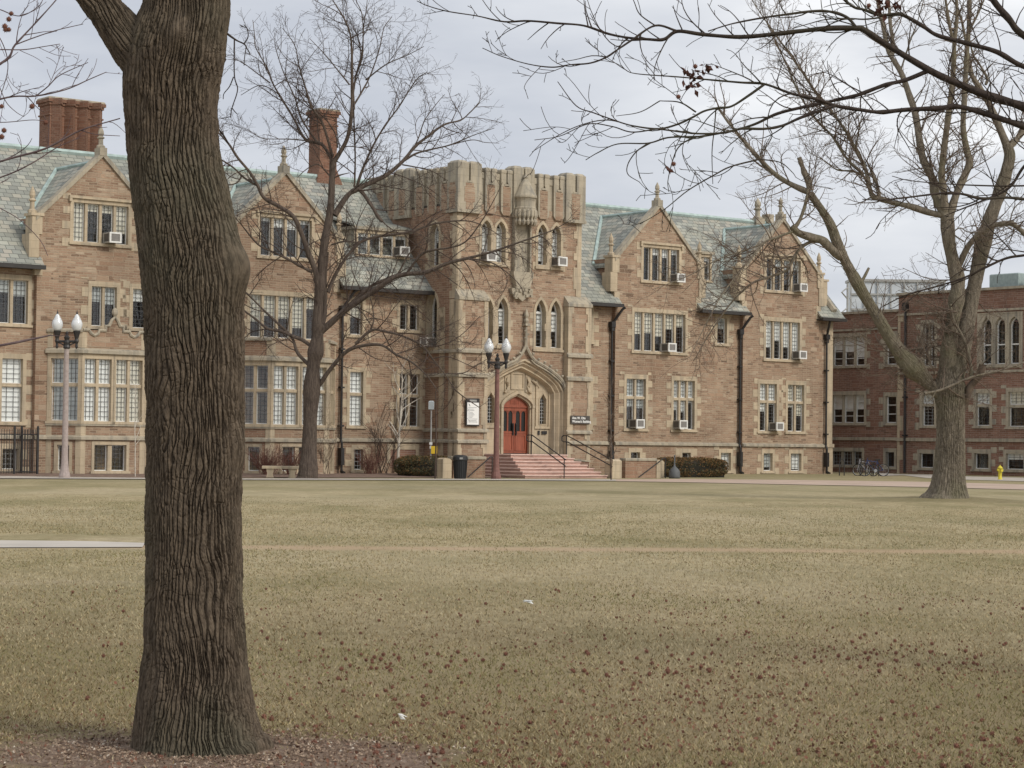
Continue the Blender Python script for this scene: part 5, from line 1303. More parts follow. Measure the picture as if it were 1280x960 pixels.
# ---------- branches reaching in from a tree beyond the right edge
YF=14.0
cfgF=dict(seg=[.045,.03,.025],wob=[.15,.2,.2],up=[.05,.05,.03],rmin=.0021,k=[5,4,3],dens=[6.5,5,0],lr=[.42,.4,.4],ang=(25,60),rch=[.0055,.0035,.0025],dens0=5.2,L0=.46)
fb_=at(1730,900,YF+.4); fbase=Vector((fb_.x,fb_.y,H(fb_.x,fb_.y)))
F=TracedTree('overhanging_tree','dark bare boughs with a few dead leaves hanging in from beyond the right edge','tree',fbase,YF,cfgF,12,TWIGN,TWIGN,limbname='bough',drift=.25)
F.branch([(1730,960),(1728,850),(1720,600),(1725,350),(1735,150),(1730,-50),(1740,-300),(1730,-600)],0,0,ws=[110,92,82,76,70,60,50,30],part='trunk',k=16,twigs=0,Y1=YF+.4,Y0=YF+.4)
fb=lambda P,a,b_,**kw: F.branch(P,a,b_,**kw)
fb([(1722,330),(1600,255),(1450,190),(1340,155),(1280,133),(1232,118),(1195,103),(1163,88),(1111,57),(1080,37),(1071,35),(1040,35),(1006,38),(972,42),(926,46),(880,43),(847,39),(830,49),(810,49),(785,47),(760,42),(730,32),(697,29),(660,26),(630,27),(597,20),(559,14),(534,7),(521,1)],0,0,drift=.1,ws=[44,30,22,16,13,11.5,10.5,9.5,8.3,7.8,7.4,7,6.6,6,5.4,4.8,4.4,4,3.8,3.6,3.4,3.2,3,2.6,2.2,1.8,1.5,1.2,.9])
fb([(847,39),(819,32),(790,50),(772,62),(757,72),(737,79),(712,81),(690,84),(660,80),(626,70),(603,60)],3.2,.9); fb([(819,32),(800,18),(793,3),(788,-10)],2,.9); fb([(880,44),(868,30),(850,20),(840,8)],1.4,.8)
fb([(1728,100),(1600,95),(1450,110),(1340,100),(1280,83),(1247,65),(1209,54),(1172,44),(1153,32),(1126,18),(1101,19),(1080,12),(1068,9),(1056,0),(1040,-15)],0,0,ws=[30,20,13,9,7.5,7,6.6,6.2,5.6,5,4.4,4,3.8,3.4,3])
fb([(1071,35),(1059,22),(1040,15),(1017,14),(983,18),(949,23),(914,30),(885,39)],4,1.6); fb([(1068,24),(1035,24),(1010,30),(990,36)],2,1); fb([(1100,22),(1080,24),(1060,23),(1032,24)],2.5,1.5)
fb([(1722,320),(1600,260),(1450,215),(1340,180),(1280,158),(1257,150),(1226,140),(1197,133),(1174,135),(1132,137),(1100,140),(1075,137),(1045,132),(1022,124),(990,117),(956,105),(926,103),(880,99),(847,96),(795,92),(780,86),(765,76)],0,0,ws=[32,22,14,10,8.5,8,7.6,7.4,7,6.4,6,5.6,5.2,4.8,4.2,3.6,3,2.5,2,1.5,1.2,.9])
fb([(956,105),(935,120),(914,133),(897,135),(880,139),(865,147),(845,156),(822,161),(790,157),(767,150),(742,141),(720,132),(697,102)],3.6,1)
fb([(1163,88),(1159,89),(1132,100),(1107,106),(1080,116),(1068,120),(1036,127),(1008,133),(972,142),(944,155),(917,163),(880,170),(867,171),(835,172),(810,179),(772,180),(747,191),(732,200)],5.5,1)
fb([(1045,132),(1029,137),(1001,147),(978,157),(956,161),(926,161),(905,166),(872,167),(845,164),(822,161)],4,2)
fb([(822,161),(790,165),(765,158),(735,155),(700,170),(668,175)],2,.9); fb([(790,157),(760,150),(730,155),(700,168),(665,190)],1.8,.8); fb([(810,179),(795,190),(785,205),(785,218),(800,228)],2,.9); fb([(870,140),(850,128),(825,126)],2.4,1.2); fb([(825,126),(800,140),(770,145)],1.6,.8)
fb([(1724,-20),(1600,20),(1450,80),(1340,75),(1280,44),(1261,23),(1242,0),(1230,-25)],0,0,ws=[30,20,14,12,10,9.5,9,8])
fb([(1724,420),(1600,340),(1450,280),(1340,256),(1280,249),(1257,247),(1226,248),(1205,243),(1184,241),(1132,247),(1101,250),(1078,249)],20,1.4,ws=[18,13,9,6,4,3.6,3.4,3.2,3,2.4,1.8,1.2])
fb([(1724,430),(1600,360),(1450,320),(1340,312),(1280,319),(1257,323),(1230,335),(1205,347),(1174,357),(1132,369),(1100,385)],0,0,ws=[18,13,9,6,3.6,3.4,3,2.8,2.4,1.8,1])
fb([(1450,215),(1340,195),(1300,195),(1280,208),(1261,235),(1230,250),(1205,260),(1180,270)],0,0,ws=[10,6,5,4,3.4,2.6,2,1]); fb([(1340,225),(1280,232),(1205,231),(1140,226),(1115,220)],0,0,ws=[4,2.6,2,1.4,1])
fb([(949,199),(914,208),(894,218),(860,238),(830,262),(800,280)],2.4,.9); fb([(895,135),(893,160),(890,190),(891,230)],1.8,.9,drift=.1); fb([(867,171),(850,182),(842,197),(835,225),(836,240)],2,.9); fb([(860,160),(853,190),(862,215)],1.2,.8); fb([(949,199),(975,203),(990,215),(995,222)],2,.9)
fb([(957,155),(965,170),(950,195)],1.6,.9); fb([(1064,140),(1072,160),(1076,180)],1.6,.8); fb([(1110,255),(1116,160),(1118,205)],2.4,1.6,twigs=.2) if False else None
F.done()
DEAD=simple('dead_leaf',(.075,.03,.022),.8,var=.4,scale=30); SEED=simple('seed_ball_brown',(.155,.068,.045),.9,var=.4,scale=60)
def leafcluster(parent,base,x,y,Y,n,s,sd):
    rr=random.Random(sd); b=MB()
    for i in range(n):
        c=at(x+rr.gauss(0,s),y+rr.gauss(0,s),Y+rr.uniform(-.05,.05))-Vector(base); L=rr.uniform(.026,.05)
        a=Vector((rr.gauss(0,1),rr.gauss(0,.7),rr.gauss(-.8,.6))).normalized(); q=a.cross(Vector((rr.gauss(0,1),rr.gauss(0,1),rr.gauss(0,1)))).normalized(); w=a.cross(q)
        p=[c,c+a*L*.5+q*L*.42+w*L*.15,c+a*L*1.2+w*.3*L,c+a*L*.5-q*L*.42+w*L*.2,c+a*L*.55-w*L*.12]
        b.face([p[0],p[1],p[4]]); b.face([p[1],p[2],p[4]]); b.face([p[2],p[3],p[4]]); b.face([p[3],p[0],p[4]])
        b.tube([c,c-a*L*.6],.0012,3)
    return b.build('dead_leaves',DEAD,parent)
for i,(x,y,n,s) in enumerate(((864,98,12,5),(878,84,6,3.5),(888,84,4,2.5),(857,87,3,2),(870,108,4,3),(1104,9,9,5),(1097,14,5,3),(1121,4,5,3),(834,207,3,2),(884,83,4,2))): leafcluster(F.o,fbase,x,y,YF,n,s,i)
def seedball_mesh(r,name='seed_ball_mesh',spk=26,sd=1):
    rr=random.Random(sd); b=MB(); b.lathe([(r*.3,-r*.75),(r*.72,-r*.4),(r*.8,0),(r*.72,r*.4),(r*.3,r*.75)],k=8)
    for i in range(spk):
        z=1-2*(i+.5)/spk; a=i*2.4; q=math.sqrt(1-z*z); d=Vector((q*math.cos(a),q*math.sin(a),z)); s=d.cross(Vector((.3,.5,.8))).normalized()*r*.2; t=d.cross(s)
        b.face([d*r*.7+s,d*r*.7-s*.5+t*.8,d*r*1.25]); b.face([d*r*.7-s*.5+t*.8,d*r*.7-s*.5-t*.8,d*r*1.25]); b.face([d*r*.7-s*.5-t*.8,d*r*.7+s,d*r*1.25])
    o=b.build(name,SEED); me=o.data; bpy.data.objects.remove(o); return me
SBM=seedball_mesh(.0185)
def hang(parent,base,x,y,Y,sc=1):
    o=bpy.data.objects.new('seed_ball',SBM); COL.objects.link(o); o.parent=parent; o.location=at(x,y,Y)-Vector(base); o.scale=(sc,)*3
for x,y in ((848,121),(842,205),(869,83),(1086,7)): hang(F.o,fbase,x,y,YF,.9)

# ---------- branches of a tree beyond the left edge
YL=15.5; lb_=at(-420,900,YL); lbase=Vector((lb_.x,lb_.y,H(lb_.x,lb_.y)))
cfgL=dict(cfgF); cfgL.update(dens0=3.2,L0=.36,rmin=.0018)
Lt=TracedTree('overhanging_tree','thin pale purple twigs with round seed balls reaching in from beyond the left edge','tree',lbase,YL,cfgL,13,TWIGP,TWIGP,limbname='bough',drift=.2)
Lt.branch([(-420,960),(-420,800),(-415,500),(-420,200),(-425,-100),(-420,-400)],0,0,ws=[90,78,70,62,50,30],part='trunk',k=14,twigs=0,Y1=YL)
lb=lambda P,a,b_,**kw: Lt.branch(P,a,b_,**kw)
lb([(-415,300),(-250,200),(-100,130),(0,80),(19,56),(45,28),(70,0),(84,-20)],16,1.4,ws=[22,12,6,3,2.4,2,1.6,1.3]); lb([(-415,320),(-250,220),(-100,160),(0,124),(45,120),(82,112),(112,99),(133,90)],0,0,ws=[20,11,5,2.2,2,1.7,1.4,1])
lb([(-415,400),(-250,300),(-100,235),(0,202),(56,186),(101,163),(150,148)],0,0,ws=[20,11,5.5,3,2.6,2,1.3]); lb([(-250,310),(-100,255),(0,222),(38,205),(72,184),(100,172)],0,0,ws=[7,4,2,1.8,1.3,1])
lb([(0,62),(30,62),(56,58),(75,55)],1.7,.9); lb([(45,120),(60,108),(75,94),(110,78)],1.7,.9); lb([(19,56),(40,48),(70,38),(104,30)],1.7,.9); lb([(101,163),(120,168),(150,170)],1.4,.9); lb([(0,12),(25,20),(48,8),(55,-5)],1.5,.9)
lb([(-415,560),(-250,480),(-100,448),(0,432),(40,424),(64,419)],0,0,ws=[16,9,5,3.6,3,2],twigs=.15); lb([(0,260),(25,275),(50,300),(60,320)],1.3,.8); lb([(0,110),(8,128),(20,140),(30,146)],1.2,.8); lb([(-60,150),(0,153),(40,150),(60,152)],1.5,.9); lb([(-40,10),(-5,40),(10,80),(0,124)],1.5,1)
Lt.done()
for i,(x,y) in enumerate(((14,17),(11,24),(6,33),(11,37),(7,37),(40,133),(2,133),(5,163),(2,171),(-6,131),(57,153))): hang(Lt.o,lbase,x,y,YL,1.0+.1*(i%3))

# ---------- small trees and shrubs by the walls
def smalltree(name,label,px,py,top,w,barkm,seed,n=9,L=1.6,cat='young tree',lean=0,twm=None,dens=2.0,up=.06,ang=(28,55),start=.25):
    p=gpt(px,py); Y=p.y; cfg=dict(seg=[.3,.2,.15],wob=[.12,.16,.2],up=[up,.04,.02],rmin=.006,k=[5,3,3],dens=[dens,dens,0],lr=[.5,.45,.4],ang=ang,rch=[w*.3*Y/FOC,.010,.007],dens0=1,L0=L)
    t=TracedTree(name,label,cat,p,Y,cfg,seed,barkm,twm or barkm,drift=0)
    t.branch([(px,py+1),(px+lean*.4,py-(py-top)*.35),(px+lean,py-(py-top)*.7),(px+lean*1.2,top)],w,.8,part='trunk',twigs=0,k=8,drift=0,jit=.25)
    Q=np.array([at(x,y,Y) for x,y in t.px]); rr=np.linspace(w/2*Y/FOC,.008,len(Q)); children(t.tw,Q,rr,n,0,cfg,t.rg,L,start)
    t.done(); return t
smalltree('young_tree','slim pale-barked young tree in front of the left hedge',497,594.5,455,5.2,WHITEB,3,n=17,L=2.0,lean=5,dens=1.8)
smalltree('young_tree','small dark tree against the dark red building behind the hydrant',1228,593.5,462,4.2,TWIGM,5,n=16,L=1.8,ang=(50,85),lean=-2)
smalltree('sapling','thin brown sapling at the right foot of the steps',764,600.5,468,2.6,TWIGL,6,n=22,L=.75,dens=3,lean=-1,start=.1)
smalltree('sapling','thin pale sapling by the first bay window beside the near trunk',169,597,478,1.6,WHITEB,7,n=12,L=.8,dens=1.6)
def bush(label,px,py,h,spread,n,mat,seed,r=.011,cat='bare shrub',tw=2.2):
    p=gpt(px,py); o=empty('bare_shrub',p,0,label,cat); rg=np.random.default_rng(seed); tb=Tubes()
    cfg=dict(seg=[.2,.15,.1],wob=[.12,.2,.2],up=[.08,.04,0],rmin=.005,k=[4,3,3],dens=[tw*2,tw,0],lr=[.35,.4,.4],ang=(20,50),rch=[r,.007,.005],dens0=1,L0=1)
    for i in range(n): a=rg.uniform(0,2*np.pi); d=np.array([math.cos(a)*spread,math.sin(a)*spread,1]); grow(tb,np.array([rg.normal(0,.12),rg.normal(0,.12),0]),d,h*rg.uniform(.7,1.15),r,0,cfg,rg)
    tb.build('stems',mat,o); return o
REDT=bark('red_twig_bark',(.10,.045,.035),(.20,.10,.08),(6,6,6),.1,.004)
bush('dense reddish bare shrub above the stone bench',334,595.8,1.25,.75,60,REDT,1,tw=3.5); bush('dense reddish bare shrub half behind the middle trunk',362,595.8,1.2,.7,40,REDT,2,tw=3.5)
bush('tall loose bare shrub against the wall between tree and pale sapling',478,594.8,3.6,.35,10,TWIGM,3,r=.018); bush('loose bare shrub under the downpipe by the middle tree',408,595.2,3.0,.30,8,TWIGL,4,r=.014); bush('low brown bare shrub at the wall foot left of the hedge',462,595,1.2,.7,40,REDT,5,tw=3)
# clipped hedges
LEAF1=simple('hedge_leaf',(.065,.062,.026),.7,var=.5,scale=5); LEAF2=simple('hedge_leaf_brown',(.19,.10,.035),.8,var=.45,scale=3)
def hedge(label,pc,L,D,Hh,seed,brown=.2,n=16000):
    o=empty('clipped_hedge',pc,HROT,label,'hedge'); rg=np.random.default_rng(seed)
    # superellipsoid shell filled with small leaves
    d=rg.normal(0,1,(n,3)); d/=np.linalg.norm(d,axis=1)[:,None]; e=2.0/3.4
    s=np.sign(d)*np.abs(d)**e; s/= (np.abs(s)**3.4).sum(1)[:,None]**(1/3.4)
    rad=1-rg.random(n)**2*.25+.02*np.sin(s[:,0]*9)+.02*np.sin(s[:,1]*7+1)
    P=s*rad[:,None]*np.array([L/2,D/2,Hh/2])+np.array([0,0,Hh/2]); P=P+rg.normal(0,.012,P.shape)
    P[:,2]=np.maximum(P[:,2],.03)
    a=rg.normal(0,1,(n,3)); a/=np.linalg.norm(a,axis=1)[:,None]; b=np.cross(a,rg.normal(0,1,(n,3))); b/=np.linalg.norm(b,axis=1)[:,None]; sz=rg.uniform(.022,.045,(n,1))
    V=np.stack([P-a*sz,P+b*sz*.5,P+a*sz,P-b*sz*.5],1).reshape(-1,3); Fa=np.arange(n*4).reshape(-1,4)
    top=(P[:,2]>Hh*.8); fm=(rg.random(n)<np.where(top,brown*1.6,brown)).astype(int)
    from_np('foliage',V,Fa,[LEAF1,LEAF2],o,False,fmat=fm)
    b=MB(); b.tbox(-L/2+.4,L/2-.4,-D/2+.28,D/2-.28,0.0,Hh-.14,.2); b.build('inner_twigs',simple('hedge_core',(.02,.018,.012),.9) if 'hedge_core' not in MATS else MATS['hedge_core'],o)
hedge('low dark clipped hedge behind the yellow-tagged post left of the tower',Wd(-24.15,3.6,-.08),3.5,1.6,.98,1,.22); hedge('low dark brown-topped clipped hedge right of the areaway wall',Wd(-8.6,4.6,-.1),5.0,1.6,1.02,2,.42,22000)
# ================================================================== ground
NTREE=Vector((N_.location.x,N_.location.y,0))
def lawn_mat():
    t=NT('winter_grass'); v=t.coord('Object')
    big=t.noise(v,.06,5,.6); mid=t.noise(t.coord('Object',(1,.45,1)),.35,6,.65); fine=t.noise(t.coord('Object',(1,.7,1)),5,8,.72); vf=t.noise(t.coord('Object'),38,6,.75)
    c=t.ramp(fine.outputs['Fac'],[(.30,(.18,.14,.075)),(.44,(.38,.31,.18)),(.58,(.51,.43,.265)),(.75,(.62,.54,.36))])
    green=t.ramp(mid.outputs['Fac'],[(.43,0),(.60,.8)]); c=t.mix(green,c,(.255,.23,.115))
    dry=t.ramp(big.outputs['Fac'],[(.42,0),(.62,.45)]); c=t.mix(dry,c,(.54,.46,.32))
    c=t.mix(t.ramp(vf.outputs['Fac'],[(.35,0),(.62,.36)]),c,(.15,.115,.06))
    # masks along the view distance (y) : greener strip near the building, browner thatch close by
    sp=t.n('ShaderNodeSeparateXYZ'); t.l(v,sp.inputs[0])
    def mr(sock,a,b,c0,d0):
        m=t.n('ShaderNodeMapRange'); m.inputs[1].default_value=a; m.inputs[2].default_value=b; m.inputs[3].default_value=c0; m.inputs[4].default_value=d0; t.l(sock,m.inputs[0]); return m.outputs[0]
    g2=mr(sp.outputs[1],66,86,0,.5); c=t.mix(g2,c,(.265,.235,.135))
    n2=mr(sp.outputs[1],11,30,.62,0); c=t.mix(n2,c,(.20,.15,.075))
    # bare earth round the near trunk
    def dist(px,py,sx,sy):
        mp=t.n('ShaderNodeMapping'); mp.inputs['Location'].default_value=(-px/sx,-py/sy,0); mp.inputs['Scale'].default_value=(1/sx,1/sy,0); t.l(v,mp.inputs['Vector'])
        ln=t.n('ShaderNodeVectorMath',_operation='LENGTH'); t.l(mp.outputs[0],ln.inputs[0]); return ln.outputs['Value']
    d=dist(NTREE.x+.12,NTREE.y-.25,1.30,.80); nz=t.noise(v,3.2,5,.7)
    ad=t.n('ShaderNodeMath',_operation='ADD'); t.l(d,ad.inputs[0]); mu=t.n('ShaderNodeMath',_operation='MULTIPLY'); t.l(nz.outputs['Fac'],mu.inputs[0]); mu.inputs[1].default_value=.7; t.l(mu.outputs[0],ad.inputs[1])
    soil=t.ramp(t.noise(v,14,6,.7).outputs['Fac'],[(.3,(.13,.085,.06)),(.55,(.27,.195,.145)),(.8,(.46,.36,.29))])
    c=t.mix(t.ramp(ad.outputs[0],[(0,1),(.98/2.0,1),(1.32/2.0,0)] if False else [(.0,1),(.9,1),(1.0,0)]),c,soil) if False else t.mix(mr(ad.outputs[0],1.15,1.38,1,0),c,soil)
    # mulch under the red-building trees and worn track
    d2=dist(b1.x+.4,b1.y-.6,3.6,2.0); ad2=t.n('ShaderNodeMath',_operation='ADD'); t.l(d2,ad2.inputs[0]); t.l(mu.outputs[0],ad2.inputs[1])
    c=t.mix(mr(ad2.outputs[0],1.0,1.5,.65,0),c,(.20,.17,.09))
    # worn reddish track crossing the lawn
    A=gpt(180,683.5); B=gpt(1290,690); m=(B.y-A.y)/(B.x-A.x)
    yy=t.n('ShaderNodeMath',_operation='MULTIPLY_ADD'); t.l(sp.outputs[0],yy.inputs[0]); yy.inputs[1].default_value=-m; t.l(sp.outputs[1],yy.inputs[2])
    y2=t.n('ShaderNodeMath',_operation='SUBTRACT'); t.l(yy.outputs[0],y2.inputs[0]); y2.inputs[1].default_value=A.y-m*A.x
    ab=t.n('ShaderNodeMath',_operation='ABSOLUTE'); t.l(y2.outputs[0],ab.inputs[0])
    nz2=t.noise(t.coord('Object',(.5,1.4,1)),.9,6,.7); m3=t.n('ShaderNodeMath',_operation='MULTIPLY_ADD'); t.l(nz2.outputs['Fac'],m3.inputs[0]); m3.inputs[1].default_value=1.6; t.l(ab.outputs[0],m3.inputs[2])
    c=t.mix(mr(m3.outputs[0],.95,1.75,.70,0),c,(.46,.325,.215))
    # thin wear patches
    w=t.noise(t.coord('Object',(.25,1.0,1)),.28,5,.7); c=t.mix(t.ramp(w.outputs['Fac'],[(.60,0),(.70,.45)]),c,(.40,.33,.23))
    t.col(c); t.rough(.95,.15)
    hb=t.mix(.5,fine.outputs['Fac'],vf.outputs['Fac']); t.bump(hb,.9,.05); return t.mat
LAWN=lawn_mat()
xs=np.r_[-420,-250,-150,-90,np.linspace(-60,60,121),90,150,250,420]; ys=np.r_[-60,-30,-10,0,np.linspace(4,160,157),200,300,600,1200]
V=np.array([(x,y,H(x,y)) for y in ys for x in xs]); nx,ny=len(xs),len(ys)
i=np.arange(ny-1)[:,None]*nx; j=np.arange(nx-1)[None,:]; Fq=np.stack([i+j,i+j+1,i+nx+j+1,i+nx+j],-1).reshape(-1,4)
g=from_np('ground',V,Fq,LAWN,None,True); g['kind']='structure'
PATHM=simple('path_concrete',(.46,.42,.37),.9,var=.12,scale=.8,bump=.1); PATHR=simple('path_tan',(.44,.335,.265),.9,var=.14,scale=.5,bump=.1); MULCH=simple('bed_mulch',(.19,.13,.10),.95,var=.35,scale=4,bump=.4)
def strip(name,near,farr,mat,lift=.012,seg=24,thick=.0):
    """band of paving between two edges given as photo survey points"""
    def samp(P):
        G=[gpt(*p) for p in P]; c=np.r_[0,np.cumsum([ (G[k+1]-G[k]).length for k in range(len(G)-1)])]; t=np.linspace(0,c[-1],seg)
        return [(np.interp(s,c,[q.x for q in G]),np.interp(s,c,[q.y for q in G])) for s in t]
    A,B=samp(near),samp(farr); W=5; V=[]
    for (a,b) in zip(A,B):
        for k in range(W): f=k/(W-1); x=a[0]+(b[0]-a[0])*f; y=a[1]+(b[1]-a[1])*f; V.append((x,y,H(x,y)+lift))
    n=len(A); i=np.arange(n-1)[:,None]*W; j=np.arange(W-1)[None,:]; Fq=np.stack([i+j,i+j+1,i+W+j+1,i+W+j],-1).reshape(-1,4)
    o=from_np(name,V,Fq,mat,None,True); o['kind']='structure'; return o
strip('front_walk',[(-200,599),(0,598.6),(300,600.4),(600,600.8),(770,601.8)],[(-200,597.0),(0,596.8),(300,598.8),(600,599.4),(770,600)],PATHM,.03)
strip('cross_path',[(770,602.0),(850,603.2),(960,605.5),(1060,607.4),(1160,609.5),(1300,613),(1420,616)],[(770,599.4),(850,599.2),(960,600),(1060,601.2),(1160,602.8),(1300,606.5),(1420,609)],PATHR,.02)
strip('side_path',[(1098,594.6),(1160,598.4),(1210,600.2),(1300,602.6),(1600,606.5)],[(1100,593.2),(1160,596.6),(1210,598.5),(1300,600.8),(1600,605)],PATHM,.02)
strip('lawn_path',[(-400,684),(0,685.2),(110,685.0),(178,684.6)],[(-400,674),(0,676.2),(110,677.2),(182,679.5)],PATHM,.012)
# planting bed at the foot of the left walls
def bed(u0,u1,n0,n1):
    V=[]; F_=[]; m=20
    for k in range(m+1):
        for n in (n0,(n0+n1)/2,n1):
            p=Wd(u0+(u1-u0)*k/m,n,0); V.append((p.x,p.y,H(p.x,p.y)+.02))
    for k in range(m):
        for q in (0,1): F_.append((k*3+q,k*3+3+q,k*3+4+q,k*3+1+q))
    o=from_np('planting_bed',V,F_,MULCH,None,True); o['kind']='structure'
bed(-60,-15.1,-.2,5.6)
# ---- grass blades and leaf litter on the near lawn
def blades():
    rg=np.random.default_rng(2); n=430000
    # more blades close to the camera
    Y=9.6+(62-9.6)*rg.random(n)**2.3; X=(rg.random(n)*2-1)*(Y*.30+1.2)
    d=np.hypot((X-NTREE.x-.12)/1.35,(Y-NTREE.y+.25)/.85); cl=vnoise(X*1.3,Y*1.3,X*0,77)
    tA=gpt(180,683.5); tB=gpt(1290,690); tl=tA.y+(tB.y-tA.y)/(tB.x-tA.x)*(X-tA.x); wv=.25*vnoise(X*.7,Y*0,X*0,3)
    keep=(((d+.30*cl)>1.0)|(rg.random(n)<.05))&((np.abs(Y-tl+wv)>.62)|(rg.random(n)<.12))&~((Y>31)&(Y<36)&(X<-5.2)); X,Y=X[keep],Y[keep]; n=len(X)
    Z=np.array([H(0,30)]*n); h=rg.uniform(.008,.022,n)*(1+Y/60)*np.clip((66-Y)/25,.25,1); w=rg.uniform(.0012,.0026,n)*(1+Y/14); a=rg.uniform(0,2*np.pi,n); l=rg.uniform(.2,1.5,n); b=rg.uniform(0,2*np.pi,n)
    base=np.stack([X,Y,Z],1); s=np.stack([np.cos(a)*w,np.sin(a)*w,0*w],1); tip=np.stack([np.cos(b)*h*l,np.sin(b)*h*l,h],1)
    V=np.stack([base-s,base+s,base+tip],1).reshape(-1,3)
    c=vnoise(X*.9,Y*.5,X*0,5)+.6*rg.normal(0,1,n); fm=np.digitize(c,[-.55,.35])
    from mathutils import Vector as _V
    m1=simple('grass_green_blade',(.205,.185,.085),.85,var=.3,scale=9,spec=.15); m2=simple('grass_tan_blade',(.345,.28,.16),.85,var=.25,scale=9,spec=.15); m3=simple('grass_straw_blade',(.41,.35,.225),.85,var=.2,scale=9,spec=.15)
    m4=simple('grass_brown_blade',(.20,.145,.075),.9,var=.3,scale=9,spec=.1); near=rg.random(n)<np.clip((24-Y)/18,0,.75); fm=np.where(near&(fm!=0),np.where(rg.random(n)<.7,3,1),fm)
    o=from_np('grass',V,np.arange(n*3).reshape(-1,3),[m1,m2,m3,m4],None,False,fmat=fm); o['kind']='stuff'; tag(o,'short winter grass blades of tan straw and dull green covering the lawn','grass',kind='stuff')
blades()
# fallen spiky seed balls
rr=random.Random(77); cnt=0; far_pts=[]
cl=[(rr.uniform(-1.5,4),9.8+8*rr.random()**1.5) for _ in range(26)]
pts=[]
while len(pts)<540:
    if rr.random()<.45: c=rr.choice(cl); x,y=c[0]+rr.gauss(0,.35),c[1]+rr.gauss(0,.55)
    else: y=9.8+(27-9.8)*rr.random()**2.2; x=(rr.random()*2-1)*(y*.245)
    if y<9.6 or abs(x)>y*.25 or y>24: continue
    if rr.random()>(.35+.65*sst(-2.5,2.0,x)): continue
    if math.hypot(x-NTREE.x,y-NTREE.y)<.42: continue
    # keep those that fall in view
    pts.append((x,y))
pts.sort(key=lambda p:p[1])
for k,(x,y) in enumerate(pts[:300]):
    o=bpy.data.objects.new('fallen_seed_ball',SBM); COL.objects.link(o); s=rr.uniform(.55,1.15); o.scale=(s,s*rr.uniform(.8,1),s*.75); o.location=(x,y,H(x,y)+.008*s); o.rotation_euler=(rr.random()*6,rr.random()*6,rr.random()*6)
    tag(o,'spiky red-brown seed ball lying on the near grass','seed ball','spiky seed balls scattered over the near lawn')
co=[v.co.copy() for v in SBM.vertices]; pf=[tuple(p.vertices) for p in SBM.polygons if len(p.vertices)==3]+[tuple(p.vertices) for p in SBM.polygons if len(p.vertices)==4]
tri=[]
for p in SBM.polygons:
    q=list(p.vertices)
    for a in range(1,len(q)-1): tri.append((q[0],q[a],q[a+1]))
C=np.array(co); Tt=np.array(tri); VV=[]; FF=[]
for k,(x,y) in enumerate(pts[300:]):
    s=rr.uniform(.5,1.0); VV.append(C*s+np.array([x,y,H(x,y)+.016])); FF.append(Tt+k*len(C))
o=from_np('seed_litter',np.vstack(VV),np.vstack(FF),SEED,None); tag(o,'scatter of spiky brown seed balls over the farther lawn','litter',kind='stuff')
# crumbled leaf and husk fragments
rg=np.random.default_rng(5); n=14000; Y=9.6+(24-9.6)*rg.random(n)**1.8; X=(rg.random(n)*2-1)*Y*.25; kp=rg.random(n)<(.25+.75*np.clip((X+2.5)/4.5,0,1))*np.clip(.6+vnoise(X*.8,Y*.6,X*0,9),.1,1); X,Y=X[kp],Y[kp]; n=len(X)
P=np.stack([X,Y,np.full(n,H(0,30)+.014)],1); a=rg.normal(0,1,(n,3)); a/=np.linalg.norm(a,axis=1)[:,None]; b=np.cross(a,rg.normal(0,1,(n,3))); b/=np.linalg.norm(b,axis=1)[:,None]; s=rg.uniform(.004,.016,(n,1))
V=np.stack([P-a*s,P+b*s*.7,P+a*s,P-b*s*.7],1).reshape(-1,3); o=from_np('leaf_fragments',V,np.arange(n*4).reshape(-1,4),simple('leaf_fragment_brown',(.16,.075,.048),.9,var=.4,scale=20),None); tag(o,'crumbled red-brown husk fragments strewn in the near grass','leaf litter',kind='stuff')

# loose bark chips, clods and roots round the near trunk
rg=np.random.default_rng(15); n=5200; a=rg.uniform(0,2*np.pi,n); d=.33+np.abs(rg.normal(0,.42,n)); X=NTREE.x+d*np.cos(a)*1.35; Y=NTREE.y+d*np.sin(a)*.9; P=np.stack([X,Y,np.full(n,H(0,30)+.006)],1)
s=rg.uniform(.004,.014,(n,1)); u_=rg.normal(0,1,(n,3)); u_[:,2]*=.35; u_/=np.linalg.norm(u_,axis=1)[:,None]; w_=np.cross(u_,np.array([0,0,1.0])+.3*rg.normal(0,1,(n,3))); w_/=np.linalg.norm(w_,axis=1)[:,None]; h_=np.array([0,0,1.0])*s*.7
V=np.stack([P-u_*s,P+w_*s*.6,P+u_*s,P-w_*s*.6,P+h_],1).reshape(-1,3); i5=np.arange(n)[:,None]*5; Fq=np.vstack([i5+np.array([[a_,b_,4]]) for a_,b_ in ((0,1),(1,2),(2,3),(3,0))]); fmx=np.tile(rg.choice(3,n,p=[.62,.35,.03]),4)
o=from_np('bark_litter',V,Fq,[simple('chip_brown',(.15,.10,.07),.95,var=.4,scale=30),simple('chip_tan',(.30,.225,.165),.95,var=.3,scale=30),simple('chip_pale',(.48,.42,.35),.9,var=.2,scale=30)],None,fmat=fmx); tag(o,'loose bark chips and clods on the bare soil round the near trunk','litter',kind='stuff')
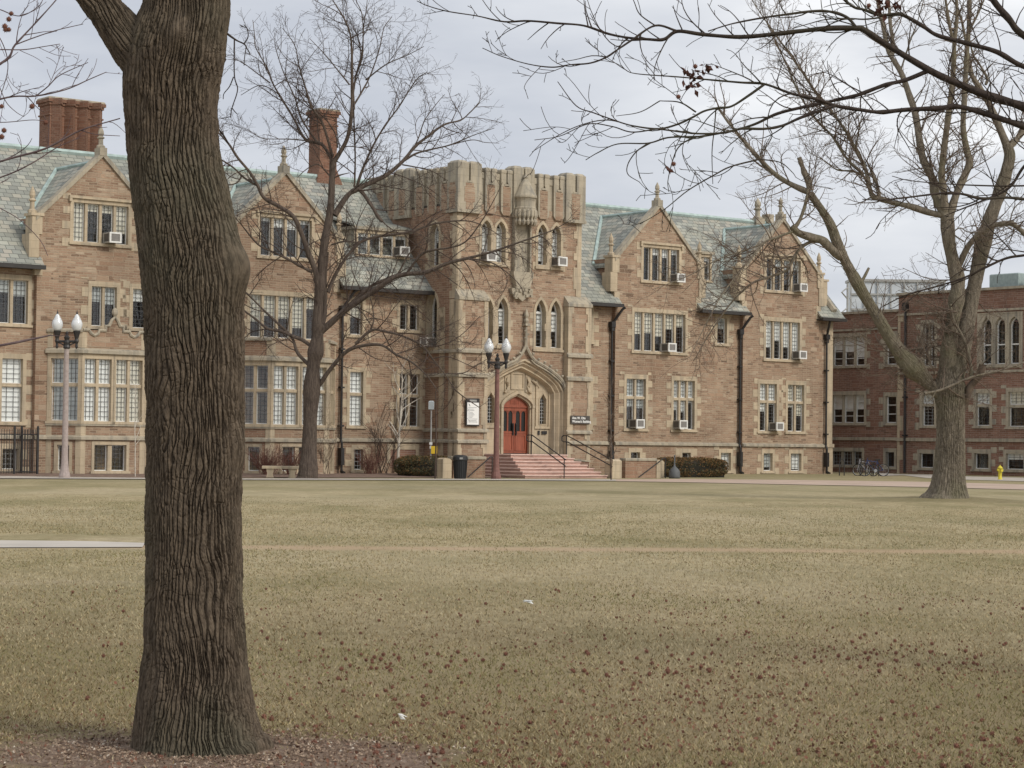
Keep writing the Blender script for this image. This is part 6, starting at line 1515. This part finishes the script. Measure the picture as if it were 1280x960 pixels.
# ================================================================== sky and light
W=bpy.data.worlds.new('World'); SC.world=W; W.use_nodes=True; nt=W.node_tree; nt.nodes.clear()
SUN_EL=R(34); s_dir=Vector((.80,-.60,0)).normalized(); SUN_AZ=math.atan2(s_dir.x,s_dir.y)
def wn(t,**k):
    n=nt.nodes.new(t)
    for a,b in k.items(): setattr(n,a,b)
    return n
out=wn('ShaderNodeOutputWorld'); bg=wn('ShaderNodeBackground'); bg2=wn('ShaderNodeBackground'); mx=wn('ShaderNodeMixShader')
sky=wn('ShaderNodeTexSky'); sky.sky_type='NISHITA'; sky.sun_disc=False; sky.sun_elevation=SUN_EL; sky.sun_rotation=SUN_AZ; bg.inputs['Strength'].default_value=.08
nt.links.new(sky.outputs[0],bg.inputs[0])
tc=wn('ShaderNodeTexCoord'); mp=wn('ShaderNodeMapping'); mp.inputs['Scale'].default_value=(1.5,1.5,6.5); mp.inputs['Location'].default_value=(.35,0,.2)
n1=wn('ShaderNodeTexNoise'); n1.inputs['Scale'].default_value=1.9; n1.inputs['Detail'].default_value=7; n1.inputs['Roughness'].default_value=.5
cr_=wn('ShaderNodeValToRGB'); e=cr_.color_ramp.elements; e[0].position=.34; e[0].color=(.545,.575,.64,1); e[1].position=.64; e[1].color=(1.06,1.06,1.06,1); m_=e.new(.5); m_.color=(.74,.76,.80,1)
nt.links.new(tc.outputs['Generated'],mp.inputs[0]); nt.links.new(mp.outputs[0],n1.inputs[0]); nt.links.new(n1.outputs['Fac'],cr_.inputs[0]); nt.links.new(cr_.outputs[0],bg2.inputs[0]); bg2.inputs['Strength'].default_value=1.06
mx.inputs[0].default_value=.93; nt.links.new(bg.outputs[0],mx.inputs[1]); nt.links.new(bg2.outputs[0],mx.inputs[2]); nt.links.new(mx.outputs[0],out.inputs[0])
sd=bpy.data.lights.new('sun','SUN'); sd.energy=2.0; sd.angle=R(20); sd.color=(1,.93,.82); so=bpy.data.objects.new('sun',sd); COL.objects.link(so)
v=Vector((s_dir.x*math.cos(SUN_EL),s_dir.y*math.cos(SUN_EL),math.sin(SUN_EL))); so.rotation_euler=v.to_track_quat('Z','Y').to_euler()
# ================================================================== output
SC.render.engine='CYCLES'; SC.view_settings.view_transform='Standard'; SC.view_settings.look='None'; SC.view_settings.gamma=1; SC.view_settings.exposure=0.05
SC.cycles.max_bounces=6; SC.cycles.transparent_max_bounces=8; SC.cycles.glossy_bounces=3; SC.cycles.diffuse_bounces=3; SC.cycles.transmission_bounces=4
SC.render.resolution_x=1024; SC.render.resolution_y=768
